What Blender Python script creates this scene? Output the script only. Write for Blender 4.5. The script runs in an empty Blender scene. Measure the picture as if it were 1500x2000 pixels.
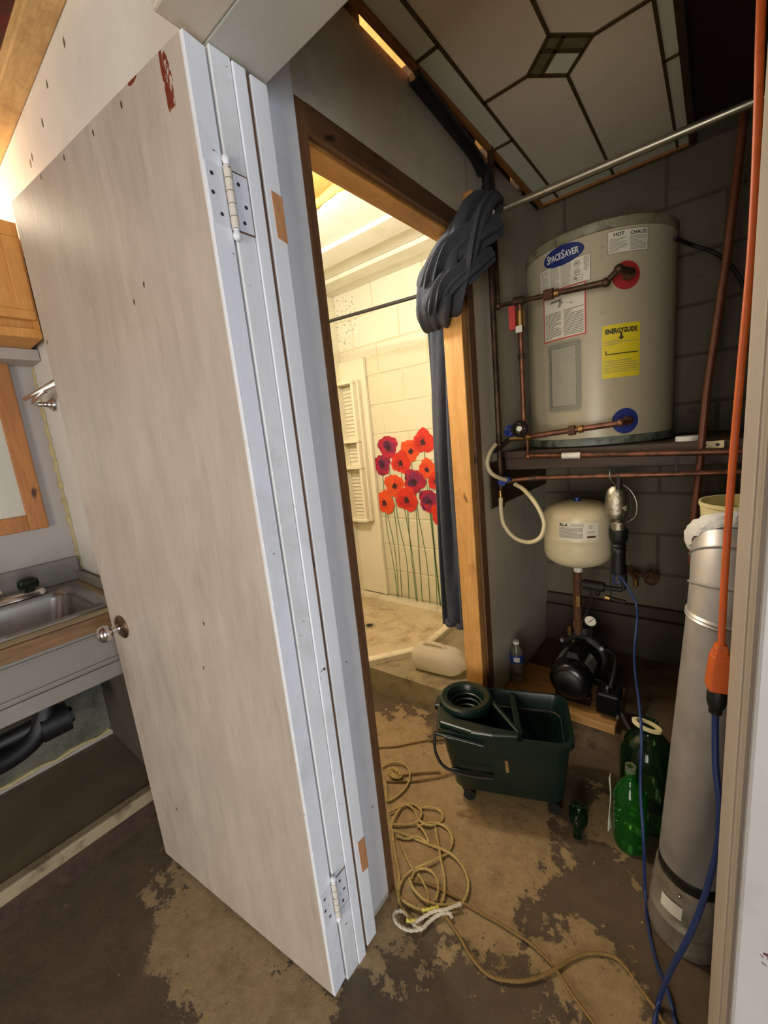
import bpy, bmesh, math, random
from mathutils import Vector, Matrix
random.seed(7)
SC = bpy.context.scene
COL = SC.collection
PI = math.pi
# ------------------------------------------------------------------ camera
F_PX, YAW, PITCH, ROLL, CAM_H = 802.3, 39.45, 10.58, -5.76, 1.365
_y, _p, _r = [math.radians(a) for a in (YAW, PITCH, ROLL)]
FW = Vector((-math.sin(_y)*math.cos(_p), math.cos(_y)*math.cos(_p), -math.sin(_p)))
_rt = Vector((math.cos(_y), math.sin(_y), 0)); _up = _rt.cross(FW)
RT = _rt*math.cos(_r) + _up*math.sin(_r)
UP = -_rt*math.sin(_r) + _up*math.cos(_r)
CAM = Vector((0, 0, CAM_H))
cd = bpy.data.cameras.new('camera'); cam = bpy.data.objects.new('camera', cd); COL.objects.link(cam)
M3 = Matrix((RT, UP, -FW)).transposed()
cam.matrix_world = Matrix.Translation(CAM) @ M3.to_4x4()
cd.sensor_fit = 'VERTICAL'; cd.sensor_height = 36.0; cd.lens = 36.0*F_PX/2000.0
cd.clip_start = 0.02; cd.clip_end = 50
SC.camera = cam
# ------------------------------------------------------------------ world, lights, exposure
w = bpy.data.worlds.new('world'); SC.world = w; w.use_nodes = True
w.node_tree.nodes['Background'].inputs[0].default_value = (0.75, 0.85, 1.0, 1)
w.node_tree.nodes['Background'].inputs[1].default_value = 0.25
SC.view_settings.view_transform = 'Standard'; SC.view_settings.look = 'None'
SC.view_settings.gamma = 1.0; SC.view_settings.use_curve_mapping = False
SC.view_settings.exposure = 0.0
def area(name, loc, target, sx, sy, power, col):
    d = bpy.data.lights.new(name, 'AREA'); d.shape = 'RECTANGLE'; d.size = sx; d.size_y = sy
    d.energy = power; d.color = col
    o = bpy.data.objects.new(name, d); COL.objects.link(o); o.location = loc
    o.rotation_euler = (Vector(target)-Vector(loc)).to_track_quat('-Z', 'Y').to_euler()
    return o
def point(name, loc, power, col, r):
    d = bpy.data.lights.new(name, 'POINT'); d.energy = power; d.color = col; d.shadow_soft_size = r
    o = bpy.data.objects.new(name, d); COL.objects.link(o); o.location = loc
    return o
area('daylight_through_door', (2.0, -0.55, 1.10), (0, -0.30, 1.0), 1.0, 1.9, 50, (0.74, 0.85, 1.0))
area('rear_warm_fill', (0.3, -2.52, 0.95), (0.1, 0, 1.1), 1.2, 1.7, 78, (1.0, 0.93, 0.82))  # added warm fill from behind the camera for the closet and ceiling panel
point('vanity_bulb_light', (-2.02, 0.255, 2.30), 13.0, (1.0, 0.82, 0.56), 0.045)
point('shower_bulb_light', (-1.32, 1.00, 2.14), 72.0, (1.0, 0.965, 0.90), 0.05)

# ------------------------------------------------------------------ unprojection onto real planes
def at(x, y, X=None, Y=None, Z=None):
    d = RT*((x-750)/F_PX) - UP*((y-1000)/F_PX) + FW
    if X is not None: t = X/d.x
    elif Y is not None: t = Y/d.y
    else: t = (Z-CAM_H)/d.z
    return CAM + d*t

def atp(x, y, p0, n):
    d = RT*((x-750)/F_PX) - UP*((y-1000)/F_PX) + FW
    p0 = Vector(p0); n = Vector(n); return CAM + d*((p0-CAM).dot(n)/d.dot(n))
DOOR_P, DOOR_N = (-.685, .452, 0), (-.1022, .9947, 0)
# ------------------------------------------------------------------ mesh builder
class MB:
    def __init__(s): s.v = []; s.f = []
    def add(s, vs, fs):
        o = len(s.v); s.v += [Vector(v) for v in vs]; s.f += [tuple(i+o for i in f) for f in fs]; return s
    def box(s, x0, x1, y0, y1, z0, z1):
        return s.hexa([(x0,y0,z0),(x1,y0,z0),(x1,y1,z0),(x0,y1,z0)], [(x0,y0,z1),(x1,y0,z1),(x1,y1,z1),(x0,y1,z1)])
    def hexa(s, b, t):
        return s.add(list(b)+list(t), [(3,2,1,0),(4,5,6,7),(0,1,5,4),(1,2,6,5),(2,3,7,6),(3,0,4,7)])
    def obox(s, c, u, v, wv, a, b, d):
        c = Vector(c); u = Vector(u).normalized()*a; v = Vector(v).normalized()*b; k = Vector(wv).normalized()*d
        return s.hexa([c-u-v-k, c+u-v-k, c+u+v-k, c-u+v-k], [c-u-v+k, c+u-v+k, c+u+v+k, c-u+v+k])
    def bar(s, p, q, wd, th, up=(0,0,1)):
        p = Vector(p); q = Vector(q); d = (q-p); n = d.normalized(); a = n.cross(Vector(up)).normalized(); b = a.cross(n)
        return s.obox((p+q)/2, n, a, b, d.length/2, wd/2, th/2)
    def prism(s, pts, ext):
        n = len(pts); ext = Vector(ext); pts = [Vector(p) for p in pts]
        fs = [tuple(range(n-1, -1, -1)), tuple(range(n, 2*n))]
        fs += [(i, (i+1) % n, n+(i+1) % n, n+i) for i in range(n)]
        return s.add(pts+[p+ext for p in pts], fs)
    def rings(s, rs, cap0=True, cap1=True, closed=True):
        n = len(rs[0]); vs = [v for r in rs for v in r]; fs = []
        for i in range(len(rs)-1):
            for j in range(n if closed else n-1):
                a = i*n+j; b = i*n+(j+1) % n
                fs.append((a, b, b+n, a+n))
        if cap0: fs.append(tuple(range(n-1, -1, -1)))
        if cap1: fs.append(tuple((len(rs)-1)*n+j for j in range(n)))
        return s.add(vs, fs)
    def cyl(s, p, q, r0, r1=None, n=16, cap=True):
        r1 = r0 if r1 is None else r1
        p = Vector(p); q = Vector(q); d = (q-p).normalized()
        a = d.orthogonal().normalized(); b = d.cross(a)
        R = lambda c, r: [c + a*math.cos(2*PI*k/n)*r + b*math.sin(2*PI*k/n)*r for k in range(n)]
        return s.rings([R(p, r0), R(q, r1)], cap, cap)
    def lathe(s, c, prof, n=32, axis=(0,0,1), cap0=True, cap1=True):
        c = Vector(c); ax = Vector(axis).normalized()
        a = Vector((1,0,0)) if abs(ax.z) > .9 else ax.orthogonal().normalized()
        b = ax.cross(a).normalized(); a = b.cross(ax)
        rs = [[c + ax*z + a*math.cos(2*PI*k/n)*r + b*math.sin(2*PI*k/n)*r for k in range(n)] for r, z in prof]
        return s.rings(rs, cap0, cap1)
    def tube(s, pts, r, n=8, sm=0, twist=0.0, lobes=0, cap=True, ell=None):
        pts = [Vector(p) for p in pts]
        if sm: pts = smooth(pts, sm)
        N = len(pts); T = []
        for i in range(N):
            t = pts[min(i+1, N-1)] - pts[max(i-1, 0)]
            T.append(t.normalized() if t.length > 1e-9 else Vector((0,0,1)))
        a = T[0].orthogonal().normalized(); rs = []; L = 0
        for i in range(N):
            if i: L += (pts[i]-pts[i-1]).length
            a = (a - T[i]*a.dot(T[i]))
            a = a.normalized() if a.length > 1e-6 else T[i].orthogonal().normalized()
            b = T[i].cross(a); ring = []
            rr = r(i/(N-1)) if callable(r) else r
            for k in range(n):
                th = 2*PI*k/n
                q = rr*(1+(0.22*math.cos(lobes*(th)-twist*L) if lobes else 0))
                ring.append(pts[i] + a*math.cos(th)*q + b*math.sin(th)*q)
            rs.append(ring)
        return s.rings(rs, cap, cap)
    def sphere(s, c, r, n=16, m=10, sc=(1,1,1)):
        c = Vector(c); rs = []
        for i in range(1, m):
            ph = PI*i/m
            rs.append([c + Vector((math.sin(ph)*math.cos(2*PI*k/n)*r*sc[0], math.sin(ph)*math.sin(2*PI*k/n)*r*sc[1], -math.cos(ph)*r*sc[2])) for k in range(n)])
        return s.rings(rs)
    def torus(s, c, axis, R, r, n=24, m=8, a0=0, a1=2*PI):
        ax = Vector(axis).normalized(); a = ax.orthogonal().normalized(); b = ax.cross(a); c = Vector(c)
        full = abs(a1-a0-2*PI) < 1e-6; rs = []
        for i in range(n+1):
            t = a0+(a1-a0)*i/n; d = a*math.cos(t)+b*math.sin(t)
            rs.append([c+d*(R+r*math.cos(2*PI*k/m))+ax*(r*math.sin(2*PI*k/m)) for k in range(m)])
        return s.rings(rs, not full, not full)

def smooth(p, k):
    out = []; n = len(p)
    for i in range(n-1):
        p0 = p[max(i-1, 0)]; p1 = p[i]; p2 = p[i+1]; p3 = p[min(i+2, n-1)]
        for j in range(k):
            t = j/k
            out.append(0.5*((2*p1)+(p2-p0)*t+(2*p0-5*p1+4*p2-p3)*t*t+(3*p1-p0-3*p2+p3)*t**3))
    out.append(p[-1]); return out

def wloc(o):
    v = Vector((0,0,0))
    while o is not None: v += o.location; o = o.parent
    return v
def obj(name, mb, m, parent=None, smooth_=False, bevel=0, seg=2, loc=None):
    me = bpy.data.meshes.new(name)
    off = wloc(parent) if parent is not None else (Vector(loc) if loc is not None else None)
    if off is None:
        xs = [v.x for v in mb.v]; ys = [v.y for v in mb.v]; zs = [v.z for v in mb.v]
        off = Vector(((min(xs)+max(xs))/2, (min(ys)+max(ys))/2, min(zs)))
    me.from_pydata([v-off for v in mb.v], [], mb.f); me.validate()
    if m is not None: me.materials.append(m)
    if smooth_:
        for p in me.polygons: p.use_smooth = True
        try: me.set_sharp_from_angle(angle=math.radians(smooth_ if smooth_ is not True else 45))
        except Exception: pass
    bm = bmesh.new(); bm.from_mesh(me); bmesh.ops.recalc_face_normals(bm, faces=bm.faces); bm.to_mesh(me); bm.free()
    o = bpy.data.objects.new(name, me); COL.objects.link(o)
    if parent is not None: o.parent = parent
    else: o.location = off
    if bevel:
        md = o.modifiers.new('edge', 'BEVEL'); md.width = bevel; md.segments = seg; md.limit_method = 'ANGLE'; md.angle_limit = math.radians(40)
    return o
def tag(o, label, cat, group=None, kind=None):
    o['label'] = label; o['category'] = cat
    if group: o['group'] = group
    if kind: o['kind'] = kind
    return o
def thing(name, label, cat, loc, group=None):
    o = bpy.data.objects.new(name, None); COL.objects.link(o); o.location = loc; o.empty_display_size = .05
    return tag(o, label, cat, group)
def struct(name, mb, m, label=None, **k):
    o = obj(name, mb, m, **k); o['kind'] = 'structure'
    if label: o['label'] = label
    return o

# ------------------------------------------------------------------ materials
def lin(c):
    return tuple((x/12.92 if x <= .04045 else ((x+.055)/1.055)**2.4) for x in [v/255 for v in c]) + (1,)
class NT:
    def __init__(s, name):
        s.m = bpy.data.materials.new(name); s.m.use_nodes = True; s.t = s.m.node_tree; s.n = s.t.nodes; s.l = s.t.links
        s.b = s.n['Principled BSDF']; s.pos = s.n.new('ShaderNodeNewGeometry').outputs['Position']
    def coord(s, sc=(1,1,1), loc=(0,0,0), rot=(0,0,0)):
        m = s.n.new('ShaderNodeMapping'); m.inputs['Scale'].default_value = sc; m.inputs['Location'].default_value = loc; m.inputs['Rotation'].default_value = rot
        s.l.new(s.pos, m.inputs['Vector']); return m.outputs[0]
    def noise(s, scale, detail=4, rough=.6, sc=(1,1,1), dist=0.0, loc=(0,0,0)):
        n = s.n.new('ShaderNodeTexNoise'); n.inputs['Scale'].default_value = scale; n.inputs['Detail'].default_value = detail
        n.inputs['Roughness'].default_value = rough; n.inputs['Distortion'].default_value = dist
        s.l.new(s.coord(sc, loc), n.inputs['Vector']); return n.outputs['Fac']
    def wave(s, scale, dist, sc=(1,1,1), direction='X', detail=2, dscale=1.0):
        n = s.n.new('ShaderNodeTexWave'); n.inputs['Scale'].default_value = scale; n.inputs['Distortion'].default_value = dist
        n.bands_direction = direction; n.inputs['Detail'].default_value = detail; n.inputs['Detail Scale'].default_value = dscale
        s.l.new(s.coord(sc), n.inputs['Vector']); return n.outputs['Fac']
    def ramp(s, fac, a, b, lo=0., hi=1.):
        m = s.n.new('ShaderNodeMapRange'); m.clamp = True
        m.inputs[1].default_value = a; m.inputs[2].default_value = b; m.inputs[3].default_value = lo; m.inputs[4].default_value = hi
        s.l.new(fac, m.inputs[0]); return m.outputs[0]
    def mix(s, fac, a, b):
        m = s.n.new('ShaderNodeMix'); m.data_type = 'RGBA'
        for sock, v in ((m.inputs[0], fac), (m.inputs[6], a), (m.inputs[7], b)):
            if hasattr(v, 'is_output'): s.l.new(v, sock)
            else: sock.default_value = v
        return m.outputs[2]
    def math(s, op, a, b=None):
        m = s.n.new('ShaderNodeMath'); m.operation = op
        for i, v in enumerate((a, b)):
            if v is None: continue
            if hasattr(v, 'is_output'): s.l.new(v, m.inputs[i])
            else: m.inputs[i].default_value = v
        return m.outputs[0]
    def blob(s, c, rad, soft=1.0):
        # 1 at c falling to 0 at the ellipse edge (a stain, chip or painted shadow with a place of its own)
        m = s.coord((1/rad[0], 1/rad[1], 1/rad[2]), (-c[0]/rad[0], -c[1]/rad[1], -c[2]/rad[2]))
        v = s.n.new('ShaderNodeVectorMath'); v.operation = 'LENGTH'; s.l.new(m, v.inputs[0])
        return s.ramp(v.outputs['Value'], 1-soft, 1, 1, 0)
    def bump(s, h, strength=.3, dist=.005):
        b = s.n.new('ShaderNodeBump'); b.inputs['Strength'].default_value = strength; b.inputs['Distance'].default_value = dist
        s.l.new(h, b.inputs['Height']); s.l.new(b.outputs[0], s.b.inputs['Normal'])
    def out(s, col=None, rough=.6, metal=0., spec=None):
        if col is not None:
            if hasattr(col, 'is_output'): s.l.new(col, s.b.inputs['Base Color'])
            else: s.b.inputs['Base Color'].default_value = col
        if hasattr(rough, 'is_output'): s.l.new(rough, s.b.inputs['Roughness'])
        else: s.b.inputs['Roughness'].default_value = rough
        s.b.inputs['Metallic'].default_value = metal
        if spec is not None: s.b.inputs['Specular IOR Level'].default_value = spec
        return s.m
def sc3(c, k): return tuple(min(1, x*k) for x in c[:3])+(1,)
def plain(name, rgb, rough=.5, metal=0., amt=.12, scale=14, bump=0, bscale=60, dirt=None, dthr=(.6,.72)):
    t = NT(name); c = lin(rgb)
    col = t.mix(t.noise(scale), sc3(c, 1-amt*2), sc3(c, 1+amt))
    if dirt: col = t.mix(t.ramp(t.noise(scale*1.7, 8, .7), *dthr), col, lin(dirt))
    if bump: t.bump(t.noise(bscale, 3), bump)
    return t.out(col, rough, metal)
def paint(name, rgb, amt=.06, chips=None, cthr=(.70,.72), cscale=18, smear=None, grain=(6,6,1.2), rough=.45, seed=0):
    t = NT(name); c = lin(rgb)
    col = t.mix(t.noise(3.0, 6, .65, grain, loc=(seed,0,0)), sc3(c, 1-amt*2.2), sc3(c, 1+amt))
    if smear: col = t.mix(t.ramp(t.noise(5, 8, .7, loc=(seed,3,1)), .52, .8, 0, .65), col, lin(smear))
    if chips: col = t.mix(t.ramp(t.noise(cscale, 6, .6, loc=(2,seed,5)), *cthr), col, lin(chips))
    t.bump(t.noise(90, 3, .5, (1,1,.25)), .12, .002)
    return t.out(col, rough)
def wood(name, a, b, axis='X', scale=1.0, knots=None, rough=.6, stain=None):
    t = NT(name)
    st = {'X': (1,9,9), 'Y': (9,1,9), 'Z': (9,9,1)}[axis]
    n = t.noise(4*scale, 6, .65, st, .6)
    col = t.mix(t.ramp(n, .3, .72), lin(a), lin(b))
    fine = t.noise(26*scale, 4, .6, tuple(k*1.0 for k in st))
    col = t.mix(t.ramp(fine, .45, .75, 0, .35), col, sc3(lin(a), .55))
    if knots: col = t.mix(t.ramp(t.noise(9*scale, 2, .4, tuple(k**.35 for k in st)), .70, .76), col, lin(knots))
    if stain: col = t.mix(t.ramp(t.noise(5, 8, .7), .55, .72, 0, .8), col, lin(stain))
    t.bump(fine, .2, .002)
    return t.out(col, rough)
def metal(name, rgb, rough=.3, amt=.15, scale=20, dirt=None, dthr=(.5,.7), bump=0, met=.95):
    t = NT(name); c = lin(rgb); n = t.noise(scale, 6, .65)
    col = t.mix(n, sc3(c, 1-amt), sc3(c, 1+amt))
    if dirt: col = t.mix(t.ramp(t.noise(scale*.8, 8, .7, loc=(3,1,2)), *dthr), col, lin(dirt))
    if bump: t.bump(n, bump, .003)
    return t.out(col, t.ramp(n, .2, .8, rough*.7, rough*1.4), met)
def clear(name, tint, rough=.05, gl=.12, body=None, mixb=0.0):
    m = bpy.data.materials.new(name); m.use_nodes = True; n = m.node_tree.nodes; l = m.node_tree.links; n.clear()
    o = n.new('ShaderNodeOutputMaterial'); tr = n.new('ShaderNodeBsdfTransparent'); gs = n.new('ShaderNodeBsdfGlossy')
    tr.inputs[0].default_value = lin(tint); gs.inputs['Roughness'].default_value = rough
    fr = n.new('ShaderNodeFresnel'); fr.inputs[0].default_value = 1.45
    mx = n.new('ShaderNodeMixShader'); l.new(fr.outputs[0], mx.inputs[0]); l.new(tr.outputs[0], mx.inputs[1]); l.new(gs.outputs[0], mx.inputs[2])
    last = mx.outputs[0]
    if body:
        tl = n.new('ShaderNodeBsdfTranslucent'); tl.inputs[0].default_value = lin(body)
        df = n.new('ShaderNodeBsdfDiffuse'); df.inputs[0].default_value = lin(body)
        m1 = n.new('ShaderNodeMixShader'); m1.inputs[0].default_value = .5; l.new(tl.outputs[0], m1.inputs[1]); l.new(df.outputs[0], m1.inputs[2])
        m2 = n.new('ShaderNodeMixShader'); m2.inputs[0].default_value = mixb; l.new(last, m2.inputs[1]); l.new(m1.outputs[0], m2.inputs[2]); last = m2.outputs[0]
    l.new(last, o.inputs[0]); return m

M = {}
def build_materials():
    # worn concrete: tan bare patches under a dark brown coating
    t = NT('concrete_floor')
    big = t.noise(3.2, 10, .68); fine = t.noise(38, 8, .75); mid = t.noise(11, 8, .7)
    tan = t.mix(fine, lin((112,92,60)), lin((182,156,112)))
    tan = t.mix(t.ramp(mid, .50, .75, 0, .55), tan, lin((84,66,42)))
    dark = t.mix(mid, lin((54,43,31)), lin((112,94,70)))
    bare = None
    for c, rr, k in (((-1.05,.36,0),(.42,.20,1),1.), ((-.80,.30,0),(.30,.24,1),.9), ((-.72,1.05,0),(.50,.66,1),1.), ((-.66,.16,0),(.42,.34,1),.75), ((-.20,.84,0),(.26,.18,1),.75), ((-.47,.84,0),(.20,.20,1),.8), ((-.22,1.32,0),(.16,.25,1),.7), ((-.12,.40,0),(.45,.30,1),.8), ((-1.1,1.1,0),(.45,.5,1),.9)):
        e = t.math('MULTIPLY', t.blob(c, rr, .75), k)
        bare = e if bare is None else t.math('MAXIMUM', bare, e)
    nz = t.math('ADD', t.math('MULTIPLY', t.noise(6, 12, .72), .62), t.math('MULTIPLY', t.noise(19, 8, .72, loc=(3,1,0)), .38))
    f = t.math('ADD', t.math('MULTIPLY', bare, .27), t.math('MULTIPLY', nz, 1.0))
    col = t.mix(t.ramp(f, .598, .612), dark, tan)
    col = t.mix(t.ramp(t.noise(30, 4, .6, loc=(4,2,0)), .71, .73), col, lin((176,156,120)))
    col = t.mix(t.ramp(t.noise(60, 6, .7, loc=(9,2,0)), .60, .66, 0, .7), col, lin((70,54,36)))
    t.bump(t.math('ADD', fine, t.ramp(f, .59, .62)), .55, .006)
    M['floor'] = t.out(col, .82)
    # painted concrete block
    t = NT('block_paint_shower'); n = t.noise(4, 6, .6)
    c = t.mix(n, lin((226,220,196)), lin((240,235,216)))
    z = t.n.new('ShaderNodeSeparateXYZ'); t.l.new(t.pos, z.inputs[0])
    zz = t.math('ADD', z.outputs[2], t.math('MULTIPLY', t.noise(22, 4, .6), .06))
    c = t.mix(t.ramp(zz, 1.925, 1.935), t.mix(n, lin((214,206,174)), lin((226,219,190))), c)
    spot = t.math('MULTIPLY', t.ramp(t.noise(46, 8, .75), .56, .60), t.blob((-2.06,2.24,2.16), (.20,.5,.24), .5))
    c = t.mix(spot, c, lin((110,122,104)))
    c = t.mix(t.math('MULTIPLY', t.ramp(zz, .45, .16), t.ramp(n, .3, .8, 0, .5)), c, lin((150,138,84)))
    t.bump(t.noise(70, 5, .65), .35, .004); M['block_cream'] = t.out(c, .55)
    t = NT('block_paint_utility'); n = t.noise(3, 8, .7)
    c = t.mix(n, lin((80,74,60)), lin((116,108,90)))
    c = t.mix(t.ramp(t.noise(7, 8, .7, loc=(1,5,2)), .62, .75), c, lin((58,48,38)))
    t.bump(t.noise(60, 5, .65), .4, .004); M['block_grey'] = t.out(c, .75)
    M['mortar_cream'] = plain('mortar_cream', (224,214,180), .7)
    M['mortar_grey'] = plain('mortar_grey', (84,77,63), .9)
    # plywood partition painted off-white, going grubby
    M['partition'] = paint('partition_paint', (196,190,176), .10, (92,78,58), (.74,.77), 26, (150,140,122), (4,4,1.5))
    M['wall_white'] = paint('wall_paint_white', (214,208,198), .05, (70,66,58), (.755,.77), 22, (190,180,165), (3,3,2))
    M['wall_left'] = paint('wall_paint_left', (164,154,145), .06, (70,60,50), (.755,.77), 30, (160,148,134), (3,3,2))
    M['jamb_white'] = paint('jamb_paint_white', (222,223,226), .05, (96,82,66), (.70,.715), 30, (176,176,174), (8,8,.8), .4)
    M['jamb_white2'] = paint('jamb_paint_scraped', (214,214,215), .07, (84,66,50), (.69,.705), 26, (160,158,154), (8,8,.8), .4, 3)
    M['casing_beige'] = paint('casing_paint_beige', (198,184,164), .06, (120,80,56), (.74,.755), 20, (176,160,132), (8,8,1))
    M['casing_chipped'] = paint('casing_paint_chipped', (160,157,154), .08, (74,44,36), (.665,.675), 15, (128,122,114), (5,5,1.3))
    M['soffit'] = paint('soffit_paint', (176,172,160), .07, (110,100,84), (.745,.76), 20, (140,134,120), (1.5,4,4))
    t = NT('wall_paint_front'); n = t.noise(3, 6, .65, (3,3,2)); c = t.mix(n, lin((200,194,184)), lin((224,218,208)))
    c = t.mix(t.ramp(t.noise(5, 8, .7, loc=(1,2,3)), .52, .78, 0, .5), c, lin((186,174,158)))
    for cx, cy in ((83,240),(125,82),(92,165),(60,320),(63,308)):
        q = at(cx, cy, Y=.5)
        c = t.mix(t.ramp(t.math('MULTIPLY', t.blob((q.x, q.y, q.z), (.010,.2,.020), .6), t.noise(95, 4, .7)), .30, .36), c, lin((76,70,60)))
    t.bump(t.noise(90, 3, .5), .12, .002); M['wall_front'] = t.out(c, .45)
    # door slab, brushed beige paint with red chips near the top hinge corner
    t = NT('door_paint_beige'); n = t.noise(3.5, 7, .7, (5,5,.9)); n2 = t.noise(2.2, 4, .6, (1.4,1.4,1))
    c = t.mix(t.ramp(n, .3, .7), lin((158,145,132)), lin((180,167,153)))
    c = t.mix(t.ramp(n2, .42, .7, 0, .4), c, lin((190,176,160)))
    c = t.mix(t.ramp(t.noise(11, 8, .75, (4,4,.7), loc=(9,2,4)), .52, .74, 0, .4), c, lin((134,121,108)))
    c = t.mix(t.ramp(t.noise(24, 6, .7, (5,5,.35), loc=(1,7,4)), .56, .72, 0, .35), c, lin((204,190,174)))
    q = atp(238, 1290, DOOR_P, DOOR_N); c = t.mix(t.math('MULTIPLY', t.blob((q.x, q.y, q.z), (.07,.2,.16), 1.), t.noise(9, 5, .6)), c, lin((120,106,94)))  # dirt smear below the knob with the knob's shadow painted in
    for cx, cy, rx, rz in ((331,172,.020,.078), (316,128,.007,.05), (256,155,.030,.012), (575,1425,.008,.03), (545,1240,.006,.03)):
        q = atp(cx, cy, DOOR_P, DOOR_N)
        chip = t.math('MULTIPLY', t.blob((q.x, q.y, q.z), (rx,.2,rz), .45), t.noise(42, 6, .7, (1.3,1,.5)))
        c = t.mix(t.ramp(chip, .44, .46), c, lin((112,48,30)))
    for cx, cy in ((80,345),(125,308),(182,260),(237,205),(262,590),(281,556),(398,1218),(398,1305),(345,1580),(92,668)):
        q = atp(cx, cy, DOOR_P, DOOR_N)
        c = t.mix(t.ramp(t.math('MULTIPLY', t.blob((q.x, q.y, q.z), (.0045,.2,.009), .5), t.noise(120, 3, .6)), .30, .36), c, lin((70,60,50)))
    t.bump(t.noise(80, 3, .5, (1,1,.12)), .12, .002); M['door'] = t.out(c, .38)
    # woods
    M['pine_x'] = wood('pine_along_x', (196,152,92), (222,184,124), 'X', 1, (120,84,46), stain=(150,112,66))
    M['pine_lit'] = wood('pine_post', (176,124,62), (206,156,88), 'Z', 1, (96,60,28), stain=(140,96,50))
    M['header_wood'] = wood('header_wood', (150,104,52), (190,138,74), 'Y', 1, (80,50,24), stain=(110,74,40))
    M['raw_brown'] = wood('raw_stud_brown', (86,58,36), (124,86,54), 'Z', 1.6, (46,30,20))
    M['raw_brown_y'] = wood('raw_header_brown', (70,46,28), (108,74,46), 'Y', 1.6, (40,26,18))
    M['bare_patch'] = wood('bare_wood_patch', (166,112,72), (196,144,98), 'Z', 2, (110,66,40))
    M['plank'] = wood('pine_plank', (150,110,60), (190,146,84), 'X', 1, (96,64,34))
    M['dark_wood'] = wood('dark_wood', (48,34,24), (78,56,38), 'X', 1)
    M['frame_oak'] = wood('panel_frame_wood', (128,80,36), (168,112,56), 'Y', 1)
    M['maple'] = wood('maple_cabinet', (196,132,58), (214,154,80), 'Z', .8)
    M['mirror_pine'] = wood('mirror_pine', (150,92,42), (184,122,62), 'Z', 1, (76,42,20))
    M['counter_edge'] = wood('counter_edge_wood', (96,68,38), (136,98,56), 'Y', 1)
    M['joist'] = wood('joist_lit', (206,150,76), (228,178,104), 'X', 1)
    M['dark_board'] = plain('stained_board', (96,92,76), .7, 0, .15, 5, dirt=(56,52,40), dthr=(.5,.7))
    M['counter'] = plain('counter_laminate', (176,158,118), .35, 0, .1, 9, dirt=(130,104,70), dthr=(.6,.74))
    M['apron'] = paint('vanity_apron_paint', (122,116,106), .06, (90,80,66), (.75,.765), 24, (150,140,126), (4,1,4))
    M['lino'] = plain('old_lino', (104,90,68), .6, 0, .25, 7, dirt=(150,132,98), dthr=(.66,.74))
    M['trim_board'] = plain('platform_edge_trim', (150,134,104), .6, 0, .15, 8, dirt=(84,66,44), dthr=(.52,.7))
    M['platform'] = plain('platform_concrete', (98,78,54), .85, 0, .3, 8, .4, 40, dirt=(58,42,28), dthr=(.5,.66))
    M['plat_ply'] = plain('platform_plywood', (150,136,102), .7, 0, .2, 6, .2, 50, dirt=(104,88,60), dthr=(.5,.7))
    M['pan'] = plain('shower_pan_white', (224,214,184), .35, 0, .05, 5, dirt=(168,146,104), dthr=(.5,.78))
    M['pan_floor'] = plain('shower_pan_floor', (206,190,150), .4, 0, .12, 5, dirt=(140,112,70), dthr=(.46,.74))
    M['surround'] = plain('surround_plastic', (236,228,200), .3, 0, .03, 4)
    M['cream_ceiling'] = paint('shower_ceiling_paint', (230,225,206), .05, (120,112,90), (.735,.75), 26, (196,186,150), (1,3,3))
    M['dark_ceiling'] = plain('utility_ceiling', (62,38,30), .8, 0, .3, 4)
    M['red_barrier'] = plain('ceiling_barrier_red', (110,34,32), .35, 0, .5, 5, .4, 12, dirt=(60,44,34), dthr=(.45,.6))
    M['dark_wall'] = plain('utility_dark_wall', (74,64,54), .85, 0, .25, 3, .3, 30)
    M['foam'] = plain('spray_foam', (176,160,112), .7, 0, .15, 40, .8, 50)
    M['foam_y'] = plain('insulation_yellow', (236,206,84), .9, 0, .2, 40, .8, 70)
    # metals
    M['galv'] = metal('galvanised_steel', (186,182,176), .42, .04, 20, (168,162,152), (.5,.8), met=.55)
    M['duct_tape'] = metal('foil_tape_wrap', (172,164,150), .34, .2, 12, (120,110,90), (.5,.7), .5, met=.6)
    M['chrome'] = metal('chrome', (205,200,196), .12, .05)
    M['dark_chrome'] = metal('tarnished_chrome', (128,104,86), .25, .2, 30)
    M['stainless'] = metal('stainless_sink', (150,146,138), .24, .05, 8, met=.8)
    M['conduit'] = metal('steel_rod', (170,166,150), .35, .1, 30)
    M['copper'] = metal('copper_pipe', (132,86,66), .42, .25, 25, (84,62,50), (.45,.62), met=.7)
    M['copper_old'] = metal('old_copper_pipe', (88,66,50), .5, .25, 25, (54,42,34), (.42,.6), met=.6)
    M['copper_red'] = plain('red_brown_pipe', (104,56,38), .4, .2, .2, 20)
    M['brass'] = metal('brass', (170,134,80), .35, .2, 30)
    M['iron'] = plain('black_iron', (34,30,28), .6, .2, .2, 30)
    M['rust'] = plain('rusty_fitting', (96,62,40), .8, .1, .3, 40, .6, 80)
    M['screw'] = metal('screw_steel', (92,92,92), .45, .3, 80)
    M['hinge'] = paint('hinge_paint', (212,212,216), .05, (110,80,60), (.68,.70), 60, (180,176,170), (6,6,3), .4, 5)
    M['knuckle'] = paint('hinge_knuckle_paint', (204,196,182), .10, (120,84,56), (.60,.63), 55, (160,140,110), (6,6,3), .4, 8)
    # tanks
    t = NT('heater_enamel'); n = t.noise(3, 5, .6)
    c = t.mix(n, lin((170,161,136)), lin((186,177,152)))
    c = t.mix(t.ramp(t.noise(34, 6, .7), .62, .70, 0, .55), c, lin((128,108,80)))
    c = t.mix(t.ramp(t.noise(7, 6, .7, loc=(2,2,7)), .56, .72, 0, .35), c, lin((160,140,108)))
    M['heater'] = t.out(c, .35)
    M['heater_ring'] = plain('heater_trim_grey', (132,128,104), .5, 0, .2, 14, dirt=(84,74,56), dthr=(.5,.66))
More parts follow.
